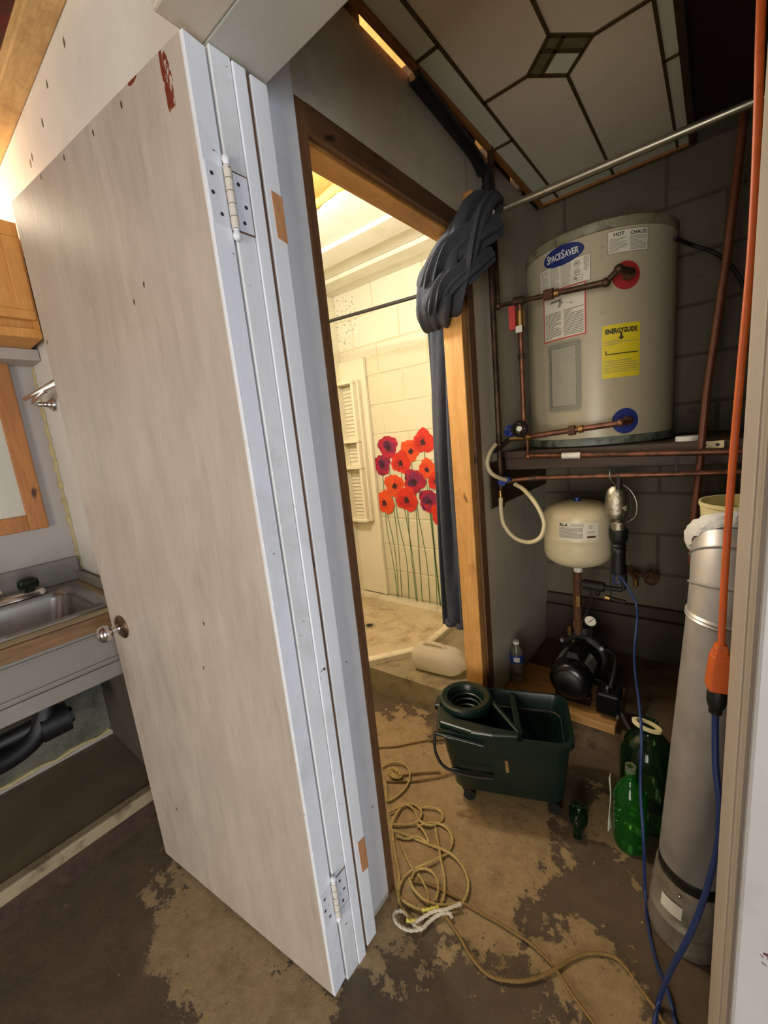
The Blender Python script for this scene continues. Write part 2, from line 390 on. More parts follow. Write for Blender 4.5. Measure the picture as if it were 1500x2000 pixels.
    M['heater_base'] = plain('heater_base_ring', (118,126,118), .5, .1, .2, 14, dirt=(64,62,52), dthr=(.5,.62))
    M['grey_panel'] = plain('access_panel_grey', (158,156,142), .5, 0, .08, 20, dirt=(104,96,80), dthr=(.62,.7))
    M['grey_panel2'] = plain('access_panel_rim', (136,134,120), .5, 0, .08, 20)
    M['label'] = plain('label_paper', (222,218,202), .5, 0, .04, 20, dirt=(160,146,116), dthr=(.62,.75))
    M['label_yellow'] = plain('label_yellow', (226,206,38), .5, 0, .05, 20)
    M['label_red'] = plain('label_red', (196,62,60), .5, 0, .08)
    M['ink'] = plain('print_ink', (38,34,30), .6)
    M['ink_grey'] = plain('print_grey', (146,140,126), .6)
    M['white_print'] = plain('print_white', (226,226,222), .5)
    M['navy'] = plain('badge_navy', (38,50,112), .4, 0, .06)
    M['red_disc'] = plain('hot_disc_red', (168,42,42), .45, 0, .08)
    M['blue_disc'] = plain('cold_disc_blue', (34,52,128), .45, 0, .08)
    M['ptank'] = plain('pressure_tank_cream', (214,202,168), .35, 0, .05, 8, dirt=(160,140,100), dthr=(.68,.76))
    M['blue'] = plain('blue_plastic', (34,58,140), .4)
    M['blue_cord'] = plain('blue_cord_rubber', (30,52,102), .45, 0, .12, 30)
    M['orange'] = plain('orange_rubber', (216,100,36), .5, 0, .14, 26, dirt=(164,70,28), dthr=(.58,.74))
    M['black'] = plain('black_plastic', (15,14,14), .5, 0, .2, 20)
    M['motor'] = plain('motor_black', (16,15,16), .25, .2, .2, 20)
    M['sticker'] = metal('silver_sticker', (190,188,190), .4, .05)
    M['hose'] = plain('vinyl_hose', (206,194,154), .4, 0, .08, 20)
    M['cream_pail'] = plain('cream_plastic', (226,214,160), .45, 0, .05, 10)
    M['white'] = plain('white_plastic', (222,220,210), .4, 0, .04)
    M['plaster'] = plain('crumpled_white_tape', (226,224,216), .6, 0, .12, 50, .9, 70)
    M['green'] = plain('bucket_green', (9,32,25), .33, 0, .12, 16, dirt=(7,22,17), dthr=(.5,.8))
    M['green_dark'] = plain('bucket_green_inside', (9,24,19), .5, 0, .12, 16)
    M['fleece'] = plain('charcoal_fleece', (62,66,76), .95, 0, .15, 40, .5, 220)
    M['foil'] = metal('crinkled_foil', (176,168,150), .3, .25, 60, bump=1.0)
    M['rope'] = plain('yellow_rope', (176,152,92), .85, 0, .2, 60)
    M['rope_white'] = plain('white_rope', (200,192,170), .85, 0, .15, 60)
    M['rope_yellow'] = plain('bright_yellow_rope', (206,192,80), .8, 0, .15, 60)
    M['rope_brown'] = plain('brown_rope', (132,104,58), .9, 0, .2, 60)
    M['pane'] = plain('panel_pane_frosted', (232,220,200), .55, 0, .06, 4, .15, 90)
    M['pane_green'] = plain('panel_pane_pale', (222,222,204), .5, 0, .06, 4)
    M['pane_dark'] = plain('panel_pane_olive', (116,108,80), .5, 0, .12, 12)
    M['came'] = plain('panel_came', (84,68,36), .5, .2, .2, 20)
    M['petal_red'] = plain('petal_red', (222,48,30), .5, 0, .22, 16)
    M['petal_orange'] = plain('petal_orange', (236,84,28), .5, 0, .2, 16)
    M['petal_crimson'] = plain('petal_crimson', (196,26,60), .5, 0, .4, 12, dirt=(96,24,72), dthr=(.5,.62))
    M['petal_purple'] = plain('petal_purple', (140,28,82), .5, 0, .25, 20); M['petal_plum'] = plain('petal_plum', (92,26,78), .5, 0, .3, 24)
    M['petal_scarlet'] = plain('petal_scarlet', (196,32,26), .5, 0, .2, 20); M['petal_flame'] = plain('petal_flame', (228,66,24), .5, 0, .2, 20)
    M['petal_dark'] = plain('poppy_centre', (62,20,36), .6)
    M['stem'] = plain('poppy_stem', (98,128,78), .6)
    M['water'] = clear('clear_bottle', (222,226,216), .06, body=(206,204,184), mixb=.3)
    M['pet_green'] = clear('green_bottle', (165,226,150), .06, body=(50,150,56), mixb=.22)
    M['pet_green2'] = clear('dark_green_bottle', (160,200,158), .05, body=(60,104,64), mixb=.12)
    M['milky'] = clear('milky_plastic', (228,222,200), .3, body=(236,228,206), mixb=.86)
    M['smoke'] = clear('smoked_handle', (90,110,84), .05, body=(60,72,52), mixb=.4)
    m = NT('mirror_cream_reflection'); M['mirror'] = m.out(m.mix(m.noise(5, 5), lin((206,202,184)), lin((222,218,200))), .06, .2)  # pale cream base colour stands in for the bright reflection in the glass
build_materials()

# ================================================================== STRUCTURE
def B(*a): return MB().box(*a)
XW = -.72                                   # utility-side face of the partition
YB = 2.28                                   # face of the block wall
struct('floor', B(-2.3, 2.1, -2.6, 2.4, -.08, 0), M['floor'], 'worn concrete floor, tan where the dark coating has flaked off')
# left wall with the foam-filled corner
wl = struct('wall_left', B(-2.25, -2.15, -2.6, 2.4, 0, 2.6), M['wall_left'], 'grubby white wall behind the sink')
mb = MB(); n = 70
rs = []
for i in range(n):
    z = .93+(1.80-.93)*i/(n-1); k = .35+.65*math.sin(PI*min(1, (i+2)/n*1.05))
    r = .62*(.012+.009*math.sin(i*1.7)*math.sin(i*.61)+.006*random.random())*k+.003
    rs.append([(-2.15+r*math.cos(a)*1.1+.004*math.sin(i*.9), .50-abs(r*math.sin(a))-.001, z+random.uniform(-.003,.003)) for a in [PI*q/6-PI/2*0 for q in range(7)]])
obj('foam_bead', mb.rings(rs, closed=False), M['foam'], wl, True)
# front wall W (left of the doorway) and over / right of it
wf = struct('wall_front', MB().box(-2.15, -.755, .50, .60, 0, 2.60).box(-.755, .03, .50, .60, 2.06, 2.60).box(.14, 2.05, .50, .60, 0, 2.60), M['wall_front'], 'scuffed white wall the door folds back against')
# exterior shell of the washroom
struct('wall_right', MB().box(2.05, 2.15, .05, .6, 0, 2.6).box(2.05, 2.15, -2.6, -1.1, 0, 2.6).box(2.05, 2.15, -1.1, .05, 2.1, 2.6), M['wall_white'], 'white wall with an open doorway to daylight')
struct('wall_rear', MB().box(-2.15, -.35, -2.6, -2.5, 0, 2.6).box(.95, 2.05, -2.6, -2.5, 0, 2.6).box(-.35, .95, -2.6, -2.5, 1.95, 2.6), M['wall_white'], 'white rear wall with an opening added for the fill light')  # rear opening shaped for the added fill light
struct('ceiling', B(-2.15, 2.05, -2.5, .5, 2.52, 2.6), M['red_barrier'], 'dark red membrane between the ceiling joists')
pl = struct('trim_1', B(-2.15, .4, .436, .50, 2.397, 2.435), M['pine_x'], 'pine plate along the top of the white wall', bevel=.004)
struct('trim_2', B(-2.05, -2.01, -2.4, .42, 2.44, 2.52), M['joist'], 'ceiling joist above the pine plate')
# ---- left door jamb, board by board
j = struct('trim_3', B(-.77, -.705, .50, .612, 0, 2.034), M['raw_brown'], 'built-up door jamb of white painted strips')
obj('jamb_board', B(-.76, -.686, .4985, .5385, .0, 2.034), M['jamb_white2'], j, bevel=.0015)
obj('door_stop', B(-.76, -.683, .5400, .5670, .0, 2.030), M['jamb_white'], j, bevel=.0015)
obj('gap_filler', B(-.75, -.690, .5670, .5775, .012, 2.030), M['raw_brown'], j)
obj('trim_board', B(-.76, -.685, .5775, .6150, .012, 2.030), M['jamb_white'], j, bevel=.0015)
for z0, z1 in ((1.757, 1.845), (.236, .338)):
    obj('bare_patch', MB().prism([(-.685, .592, z0+.006), (-.685, .6155, z0), (-.685, .6155, z1-.004), (-.685, .590, z1)], (.0012, 0, 0)), M['bare_patch'], j)
# ---- door head
hd = struct('trim_4', B(-.755, .14, .497, .618, 2.035, 2.07), M['soffit'], 'grey-white underside of the door head', bevel=.002)
obj('head_casing', B(-.70, .14, .415, .497, 2.035, 2.13), M['casing_beige'], hd, bevel=.004)
# ---- right jamb seen edge on
rj = struct('trim_5', B(.085, .14, .43, .78, 0, 2.034), M['dark_wood'], 'right-hand door jamb of beige strips with chipped white casing')
obj('inner_strip', B(.030, .086, .530, .785, 0, 2.034), M['casing_beige'], rj, bevel=.003)
obj('middle_strip', B(.030, .086, .436, .492, 0, 2.034), M['casing_beige'], rj, bevel=.003)
obj('groove', B(.0345, .086, .418, .436, 0, 2.034), M['bare_patch'], rj)
obj('casing', B(.030, .20, .384, .421, 0, 2.10), M['casing_chipped'], rj, bevel=.003)
obj('strike_plate', MB().lathe((.080, .515, .62), [(.012, 0), (.012, .004)], 20, (1, 0, 0)), M['galv'], rj)
# ---- partition with the second opening
p = MB().box(-.80, XW, .615, .716, 0, 2.353).box(-.80, XW, .716, 1.515, 2.083, 2.353).box(-.80, XW, 1.513, YB, 0, 2.353)
pa = struct('wall_partition', p, M['partition'], 'painted plywood partition with a raw-framed opening')
obj('stud', B(-.80, -.7185, .714, .745, 0, 2.083), M['raw_brown'], pa, bevel=.002)
obj('header_strip', B(-.735, -.7175, .745, 1.46, 2.026, 2.083), M['raw_brown_y'], pa, bevel=.002)
obj('header', B(-.805, -.737, .745, 1.43, 2.018, 2.083), M['header_wood'], pa, bevel=.003)
obj('post', B(-.805, -.727, 1.425, 1.464, 0, 2.02), M['pine_lit'], pa, bevel=.003)
obj('post_trim', B(-.800, -.7185, 1.466, 1.514, 0, 2.083), M['raw_brown'], pa, bevel=.002)
for y0, y1 in ((.60, .97), (1.23, 1.36), (1.42, 1.60), (1.75, 1.93), (2.06, YB)):
    obj('top_block', B(-.80, XW, y0, y1, 2.3535, 2.426), M['dark_wood'], pa)
white_ply = obj('painted_strip', B(-.722, -.7188, .616, .7135, .02, 2.30), M['jamb_white'], pa)
# ---- block wall: every block a piece
def block_mesh(name, L, H, m):
    me = bpy.data.meshes.new(name); q = .0035
    a, b = L/2, H/2
    v = [(-a,.05,-b),(a,.05,-b),(a,.05,b),(-a,.05,b),(-a,q,-b),(a,q,-b),(a,q,b),(-a,q,b),(-a+q,0,-b+q),(a-q,0,-b+q),(a-q,0,b-q),(-a+q,0,b-q)]
    f = [(4,5,9,8),(5,6,10,9),(6,7,11,10),(7,4,8,11),(8,9,10,11),(0,1,5,4),(1,2,6,5),(2,3,7,6),(3,0,4,7)]
    me.from_pydata(v, [], f); me.materials.append(m)
    bm = bmesh.new(); bm.from_mesh(me); bmesh.ops.recalc_face_normals(bm, faces=bm.faces); bm.to_mesh(me); bm.free(); return me
def block_wall(name, x0, x1, mat, mortar, label, xo):
    wb = struct(name, B(x0, x1, YB+.0035, YB+.14, 0, 2.52), mortar, label)
    cache = {}; k0 = 0
    for k in range(12):
        z = .17+.2*(k-1); zc = z+.1
        xs = x0; e = []
        s = xo+(.2 if k % 2 else 0)
        while s > x0: s -= .4
        while s < x1:
            a, b = max(s, x0), min(s+.4, x1)
            if b-a > .05: e.append((a, b))
            s += .4
        for a, b in e:
            L = round(b-a-.009, 3); key = L
            if key not in cache: cache[key] = block_mesh('block', L, .191, mat)
            o = bpy.data.objects.new('block', cache[key]); COL.objects.link(o); o.parent = wb
            o.location = Vector(((a+b)/2, YB+random.uniform(-.0008, .0008), zc))-wb.location
    return wb
XO = at(772, 553, Y=YB).x
wbk = block_wall('wall_back', -2.15, -.78, M['block_cream'], M['mortar_cream'], 'cream painted block wall of the shower', XO)
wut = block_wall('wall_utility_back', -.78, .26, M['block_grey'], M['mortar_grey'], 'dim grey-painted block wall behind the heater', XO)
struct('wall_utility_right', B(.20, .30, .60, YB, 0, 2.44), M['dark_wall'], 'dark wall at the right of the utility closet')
struct('wall_shower_front', B(-2.15, -.80, .602, .64, 0, 2.44), M['mortar_cream'], 'inside of the shower room front wall')
struct('wall_shower_left', B(-2.15, -2.1495+.006, .64, YB, 0, 2.475), M['surround'], 'cream left wall of the shower')
# ---- ceilings
struct('ceiling_utility', B(-.72, .26, .60, YB, 2.428, 2.47), M['dark_ceiling'], 'dark ceiling boards above the stained panel')
cs = struct('ceiling_shower', B(-2.15, -.72, .60, YB, 2.475, 2.52), M['joist'], 'bare lit timber above the shower room')
for y0, y1, z in ((1.415, 1.700, 2.345), (1.704, 1.862, 2.325), (1.866, 2.030, 2.352), (2.034, 2.150, 2.330), (2.154, YB-.002, 2.345)):
    obj('board', B(-2.14, -.98, y0, y1, z, z+.03), M['cream_ceiling'], cs, bevel=.004)
mb = MB(); mb.tube([(-2.14+i*.045, 1.407+.006*math.sin(i*2.1), 2.352+.006*math.cos(i*1.3)) for i in range(27)], lambda t: .016+.005*math.sin(t*90), 8)
obj('insulation_edge', mb, M['foam_y'], cs, True)
# ---- raised slabs
struct('trim_6', MB().prism([(-2.15, 1.45, 0), (-.80, 1.50, 0), (-.80, YB, 0), (-2.15, YB, 0)], (0, 0, .136)), M['plat_ply'], 'raised plywood-topped step in front of the shower pan')
struct('trim_7', MB().box(-.72, .20, 1.60, YB, 0, .136), M['platform'], 'raised concrete pad under the pump')
lg = struct('trim_8', MB().box(-.72, .20, 2.225, YB, .136, .345).box(-.72, .20, 2.25, YB, .345, .40), M['dark_wall'], 'stepped footing along the utility back wall', bevel=.004)
struct('trim_10', B(-1.665, -1.640, -1.6, .50, 0, .085), M['dark_wood'], 'dark riser below the raised lino panel')
lf = struct('trim_9', MB().box(-2.15, -1.665, -1.6, .50, 0, .125), M['lino'], 'raised old lino panel under the sink')
obj('edge_trim', B(-1.667, -1.625, -1.6, .50, .085, .132), M['trim_board'], lf, bevel=.006)

# ================================================================== DOOR
Hn = Vector((-.685, .452, 0)); du = Vector((-.9947, -.1022, 0)); dn = Vector((-.1022, .9947, 0))
def D(u, n, z): return Hn+du*u+dn*n+Vector((0, 0, z))
door = struct('door_1', MB().hexa([D(.008,0,.012), D(.763,0,.012), D(.763,.042,.012), D(.008,.042,.012)], [D(.008,0,2.027), D(.763,0,2.048), D(.763,.042,2.048), D(.008,.042,2.027)]), M['door'], 'flush beige painted door folded back flat against the wall', bevel=.0015)
obj('edge_strip', MB().hexa([D(0,.0005,.012), D(.0085,.0005,.012), D(.0085,.0415,.012), D(0,.0415,.012)], [D(0,.0005,2.027), D(.0085,.0005,2.027), D(.0085,.0415,2.027), D(0,.0415,2.027)]), M['jamb_white'], door, bevel=.001)['label'] = 'white painted hinge edge'
uk = .692; zk = .878
kn = obj('door_knob', MB().lathe(D(uk, 0, zk), [(.0, .070), (.014, .069), (.022, .062), (.0255, .052), (.025, .044), (.019, .036), (.010, .031), (.0085, .02), (.012, .012), (.014, .006), (.014, 0)], 28, -dn), M['chrome'], door, True)
obj('rosette', MB().lathe(D(uk, 0, zk), [(.036, 0), (.036, .003), (.031, .007), (.022, .009), (.014, .012)], 30, -dn), M['dark_chrome'], kn, True)
for zc in (1.798, .268):
    h = obj('hinge', MB().hexa([D(-.0018,.002,zc-.047), D(0,.002,zc-.047), D(0,.036,zc-.047), D(-.0018,.036,zc-.047)], [D(-.0018,.002,zc+.047), D(0,.002,zc+.047), D(0,.036,zc+.047), D(-.0018,.036,zc+.047)]), M['hinge'], door, bevel=.0008)
    obj('mortise', B(-.6875, -.6856, .5005, .5385, zc-.050, zc+.050), M['raw_brown'], h)
    kx, ky = -.681, .4955
    obj('jamb_leaf', B(-.686, -.6843, .503, .537, zc-.047, zc+.047), M['hinge'], h, bevel=.0008)
    mk = MB()
    for k in range(5): mk.cyl((kx, ky, zc-.050+k*.020+.0008), (kx, ky, zc-.050+(k+1)*.020-.0008), .0072, n=14)
    obj('knuckle', mk, M['knuckle'], h, True)
    mk = MB().lathe((kx, ky, zc+.050), [(.0062,0),(.0048,.002),(.0066,.006),(.0078,.010),(.0066,.015),(.003,.018)], 14).lathe((kx, ky, zc-.050), [(.0062,0),(.0048,-.002),(.0066,-.006),(.0078,-.010),(.0066,-.015),(.003,-.018)], 14)
    obj('pin_finial', mk, M['hinge'], h, True)
    for dz, yy in ((.030, .013), (0, .010), (-.030, .022)):
        q = D(-.0018, yy, zc+dz); obj('screw', MB().cyl(q, q-du*.0007, .0033, n=12), M['screw'], h)
    for dz, yy in ((.030, .516), (-.004, .526), (-.032, .518)):
        q = Vector((-.6843, yy, zc+dz)); obj('screw', MB().cyl(q, q+Vector((.0007,0,0)), .0033, n=12), M['screw'], h)

# ================================================================== SINK CORNER
vc = thing('vanity_counter', 'cream laminate vanity counter with a wood edge and white painted apron, open below', 'counter', (-1.83, -.3, 0))
y0c, y1c = -1.20, .485
sx0, sx1, sy0, sy1 = -2.075, -1.615, -.40, .425    # sink cut-out
ct = MB().box(-2.148, sx0, y0c, y1c, .850, .885).box(sx1, -1.545, y0c, y1c, .850, .885).box(sx0, sx1, y0c, sy0, .850, .885).box(sx0, sx1, sy1, y1c, .850, .885)
obj('countertop', ct, M['counter'], vc)
obj('front_edge', B(-1.545, -1.525, y0c, y1c, .840, .884), M['counter_edge'], vc, bevel=.002)
obj('apron', B(-1.560, -1.540, y0c, y1c, .665, .840), M['apron'], vc, bevel=.002)
obj('apron_rail', B(-1.540, -1.530, y0c, y1c, .665, .715), M['apron'], vc, bevel=.003)
obj('apron_bead', B(-1.540, -1.534, y0c, y1c, .722, .732), M['apron'], vc, bevel=.002)
obj('apron_bead', B(-1.540, -1.534, y0c, y1c, .818, .826), M['apron'], vc, bevel=.002)
obj('backsplash', B(-2.148, -2.128, y0c, y1c, .886, .985), M['apron'], vc, bevel=.003)
obj('side_splash', B(-2.126, -1.60, .470, .486, .886, .925), M['apron'], vc, bevel=.003)
obj('end_panel', B(-2.14, -1.56, .462, .482, .1335, .85), M['dark_wall'], vc)
# stainless sink
sk = thing('sink', 'stainless steel drop-in sink set in the cream counter', 'sink', (-1.845, .01, .70))
def rrect(x0, x1, y0, y1, r, z, n=6):
    out = []
    for cx, cy, a0 in ((x1-r, y1-r, 0), (x0+r, y1-r, PI/2), (x0+r, y0+r, PI), (x1-r, y0+r, 1.5*PI)):
        for k in range(n+1):
            a = a0+PI/2*k/n; out.append(Vector((cx+r*math.cos(a), cy+r*math.sin(a), z)))
    return out
rs = [rrect(sx0-.022, sx1+.022, sy0-.022, sy1+.018, .03, .886), rrect(sx0-.020, sx1+.020, sy0-.02, sy1+.016, .03, .892), rrect(sx0+.075, sx1-.015, sy0+.02, sy1-.02, .05, .890),
      rrect(sx0+.082, sx1-.022, sy0+.03, sy1-.03, .055, .870), rrect(sx0+.095, sx1-.035, sy0+.05, sy1-.05, .06, .745), rrect(sx0+.13, sx1-.07, sy0+.09, sy1-.09, .06, .725)]
obj('basin', MB().rings(rs, False, True), M['stainless'], sk, 60)
obj('drain', MB().lathe((-1.82, -.05, .7255), [(.04,0),(.04,.003),(.028,.003),(.026,-.004)], 24), M['chrome'], sk, True)
# faucet on the sink deck
fx = -2.035
fa = thing('faucet', 'chrome two-handle faucet with a smoked round knob at the back of the sink', 'faucet', (fx, .18, .892))
obj('base_plate', MB().rings([rrect(fx-.026, fx+.026, .02, .345, .025, .8925), rrect(fx-.024, fx+.024, .022, .343, .024, .905), rrect(fx-.016, fx+.016, .03, .335, .016, .914)]), M['chrome'], fa, True)
obj('spout', MB().tube([(fx, .19, .91), (fx, .19, .97), (fx+.04, .19, 1.0), (fx+.13, .19, .985), (fx+.17, .19, .96)], .012, 10, 6), M['chrome'], fa, True)
for yy in (.295, .075):
    obj('handle', MB().lathe((fx, yy, .914), [(.016,0),(.014,.008),(.030,.012),(.034,.026),(.031,.042),(.020,.050),(.006,.052)], 10), M['smoke'], fa, 30)
# mirror
mr = thing('mirror', 'wall mirror in a knotty pine frame above the sink', 'mirror', (-2.145, .0, 1.13))
my0, my1, mz0, mz1, fw = -.55, .420, 1.130, 1.800, .062
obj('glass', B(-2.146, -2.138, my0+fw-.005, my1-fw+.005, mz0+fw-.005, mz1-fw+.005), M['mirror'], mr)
obj('stile', B(-2.149, -2.126, my1-fw, my1, mz0, mz1), M['mirror_pine'], mr, bevel=.004)
obj('stile', B(-2.149, -2.126, my0, my0+fw, mz0, mz1), M['mirror_pine'], mr, bevel=.004)
obj('rail', B(-2.149, -2.127, my0+fw, my1-fw, mz0, mz0+fw), M['mirror_pine'], mr, bevel=.004)
obj('rail', B(-2.149, -2.127, my0+fw, my1-fw, mz1-fw, mz1), M['mirror_pine'], mr, bevel=.004)
# wall cabinet
cb = thing('wall_cabinet', 'maple wall cabinet with a flat-panel door high above the mirror', 'cabinet', (-2.0, .0, 1.81))
cy0, cy1, cz0, cz1 = -.62, .478, 1.812, 2.178
obj('body', B(-2.149, -1.872, cy0, cy1, cz0, cz1), M['maple'], cb, bevel=.002)
obj('face_frame', MB().box(-1.872, -1.853, cy0, cy1, cz0, cz0+.03).box(-1.872, -1.853, cy0, cy1, cz1-.022, cz1).box(-1.872, -1.853, cy1-.016, cy1, cz0+.03, cz1-.022).box(-1.872, -1.853, cy0, cy0+.016, cz0+.03, cz1-.022), M['maple'], cb, bevel=.0015)
for a, b in ((-.065, cy1-.008), (cy0+.01, -.071)):
    dr = obj('door', B(-1.853, -1.842, a, b, cz0+.056, cz1-.012), M['maple'], cb, bevel=.002)
    obj('door_frame', MB().box(-1.842, -1.834, a, b, cz0+.056, cz0+.086).box(-1.842, -1.834, a, b, cz1-.052, cz1-.012).box(-1.842, -1.834, a, a+.045, cz0+.086, cz1-.052).box(-1.842, -1.834, b-.045, b, cz0+.086, cz1-.052), M['maple'], dr, bevel=.003)
obj('nailer', B(-2.149, -2.02, cy0, .498, 1.770, 1.811), M['wall_left'], cb, bevel=.002)
# chrome towel arm on the end wall
ta = thing('towel_bar', 'chrome towel arm on the white wall left of the door', 'towel bar', (-1.93, .497, 1.62))
tm = at(106, 790, Y=.4985); te = at(49, 780, Y=.425); tf = at(112, 747, Y=.425)
obj('mount', MB().lathe(tm, [(.026,0),(.026,.006),(.020,.012),(.011,.020),(.009,.034)], 20, (0,-1,0)), M['chrome'], ta, True)
obj('bracket', MB().tube([tm+Vector((0,-.02,0)), tm+Vector((0,-.06,.006)), (te*.35+tf*.65)+Vector((0,0,-.004))], .009, 10, 4), M['chrome'], ta, True)
obj('arm', MB().tube([tf+(tf-te)*.8, tf, te*.5+tf*.5, te], lambda t: .0155-.0085*t, 14, 4), M['chrome'], ta, True)
# under the counter
bs = obj('splash_board', B(-2.149, -2.135, -1.5, .46, .16, .42), M['dark_board'], None); tag(bs, 'stained white board on the wall below the sink', 'board')
obj('foam_line', MB().tube([(-2.132+.004*math.sin(i*1.9), -1.45+i*.05, .158+.004*math.cos(i*2.3)) for i in range(39)], lambda t: .008+.003*math.sin(t*70), 6), M['foam'], bs, True)
dt = thing('drain_trap', 'black plastic drain trap hanging under the sink', 'drain pipe', (-1.86, .1, .36))
obj('tailpiece', MB().cyl((-1.82, -.05, .7235), (-1.82, -.05, .56), .024, n=16).cyl((-1.82, -.05, .60), (-1.82, -.05, .56), .034, n=12), M['black'], dt, 40)
obj('trap_bend', MB().tube([(-1.82, -.05, .58), (-1.83, -.03, .46), (-1.85, .06, .405), (-1.87, .17, .42), (-1.89, .23, .50), (-1.93, .22, .56), (-2.03, .2, .57), (-2.13, .2, .57)], .036, 14, 6), M['black'], dt, True)
obj('run_pipe', MB().tube([(-1.88, .22, .46), (-1.92, .0, .435), (-1.96, -.5, .40), (-1.98, -1.3, .37)], .030, 12, 5), M['black'], dt, True)
obj('cleanout', MB().cyl((-1.885, .20, .44), (-1.885, .285, .44), .055, n=18).cyl((-1.885, .285, .44), (-1.885, .30, .44), .03, n=6), M['black'], dt, 40)

# ================================================================== SHOWER ROOM
pan = thing('shower_pan', 'stained cream corner shower pan with a raised angled curb', 'shower pan', (-1.75, 1.8, .136))
outl = [(-2.149, 2.262), (-1.235, 2.262), (-1.235, 1.735), (-1.44, 1.47), (-1.60, 1.462), (-2.149, 1.462)]
def inset(P, d):
    out = []; n = len(P)
    for i in range(n):
        a, b, c = Vector(P[i-1]), Vector(P[i]), Vector(P[(i+1) % n])
        e1 = (b-a).normalized(); e2 = (c-b).normalized()
        n1 = Vector((e1.y, -e1.x)); n2 = Vector((e2.y, -e2.x)); k = (n1+n2); k = k/(1+n1.dot(n2)) if abs(1+n1.dot(n2)) > 1e-6 else n1
        out.append(b+k*d)
    return out
def ring2(P, z): return [Vector((q[0], q[1], z)) for q in P]
obj('curb', MB().rings([ring2(outl, .137), ring2(outl, .166), ring2(inset(outl, .006), .172), ring2(inset(outl, .040), .172), ring2(inset(outl, .050), .148)], False, False), M['pan'], pan)
obj('pan_floor', MB().rings([ring2(inset(outl, .045), .138), ring2(inset(outl, .045), .1475)]), M['pan_floor'], pan)
dp = at(722, 1222, Z=.148)
obj('drain', MB().lathe((dp.x, dp.y, .1476), [(.038,0),(.038,.003),(.024,.003),(.024,.001),(.0,.001)], 24, cap1=False), M['chrome'], pan, True)
obj('drain_hole', MB().lathe((dp.x, dp.y, .1495), [(.022,0),(.022,.0006)], 20), M['black'], pan)
# moulded shelf tower
st = thing('shelf_tower', 'white moulded shower shelf tower with three ribbed recesses', 'shower shelf', (-2.03, 2.27, .17))
obj('back_panel', B(-2.148, -1.905, 2.262, 2.276, .175, 1.90), M['surround'], st, bevel=.003)
obj('edge_bead', B(-1.932, -1.905, 2.250, 2.262, .175, 1.90), M['surround'], st, bevel=.005)
tx0, tx1, ty = -2.148, -1.972, 2.190
obj('side_wall', B(tx1-.022, tx1, ty, 2.262, .765, 1.745), M['surround'], st, bevel=.004)
obj('side_wall', B(tx0, tx0+.018, ty, 2.262, .765, 1.745), M['surround'], st, bevel=.004)
obj('edge_flange', B(tx1, tx1+.018, 2.225, 2.262, .75, 1.76), M['surround'], st, bevel=.006)
for z in (.750, 1.142, 1.330, 1.735):
    obj('shelf', B(tx0, tx1+.004, ty-.006, 2.262, z, z+.022), M['surround'], st, bevel=.005)
mb = MB(); z = .79
while z < 1.71:
    if not any(abs(z-s) < .035 for s in (1.153, 1.341)):
        mb.box(tx0+.018, tx1-.022, 2.252, 2.262, z, z+.016)
    z += .027
o = obj('ribs', mb, M['surround'], st, bevel=.003); o['kind'] = 'stuff'
# curtain rod in the shower
a = at(640, 622, Y=1.75); b = at(832, 574, Y=1.75)
rod = obj('shower_rod', MB().cyl((-2.148, 1.75, 2.03), (-.802, 1.75, 1.965), .0085, n=12), M['iron'], None, True); tag(rod, 'thin dark curtain rod crossing the lit shower', 'curtain rod')
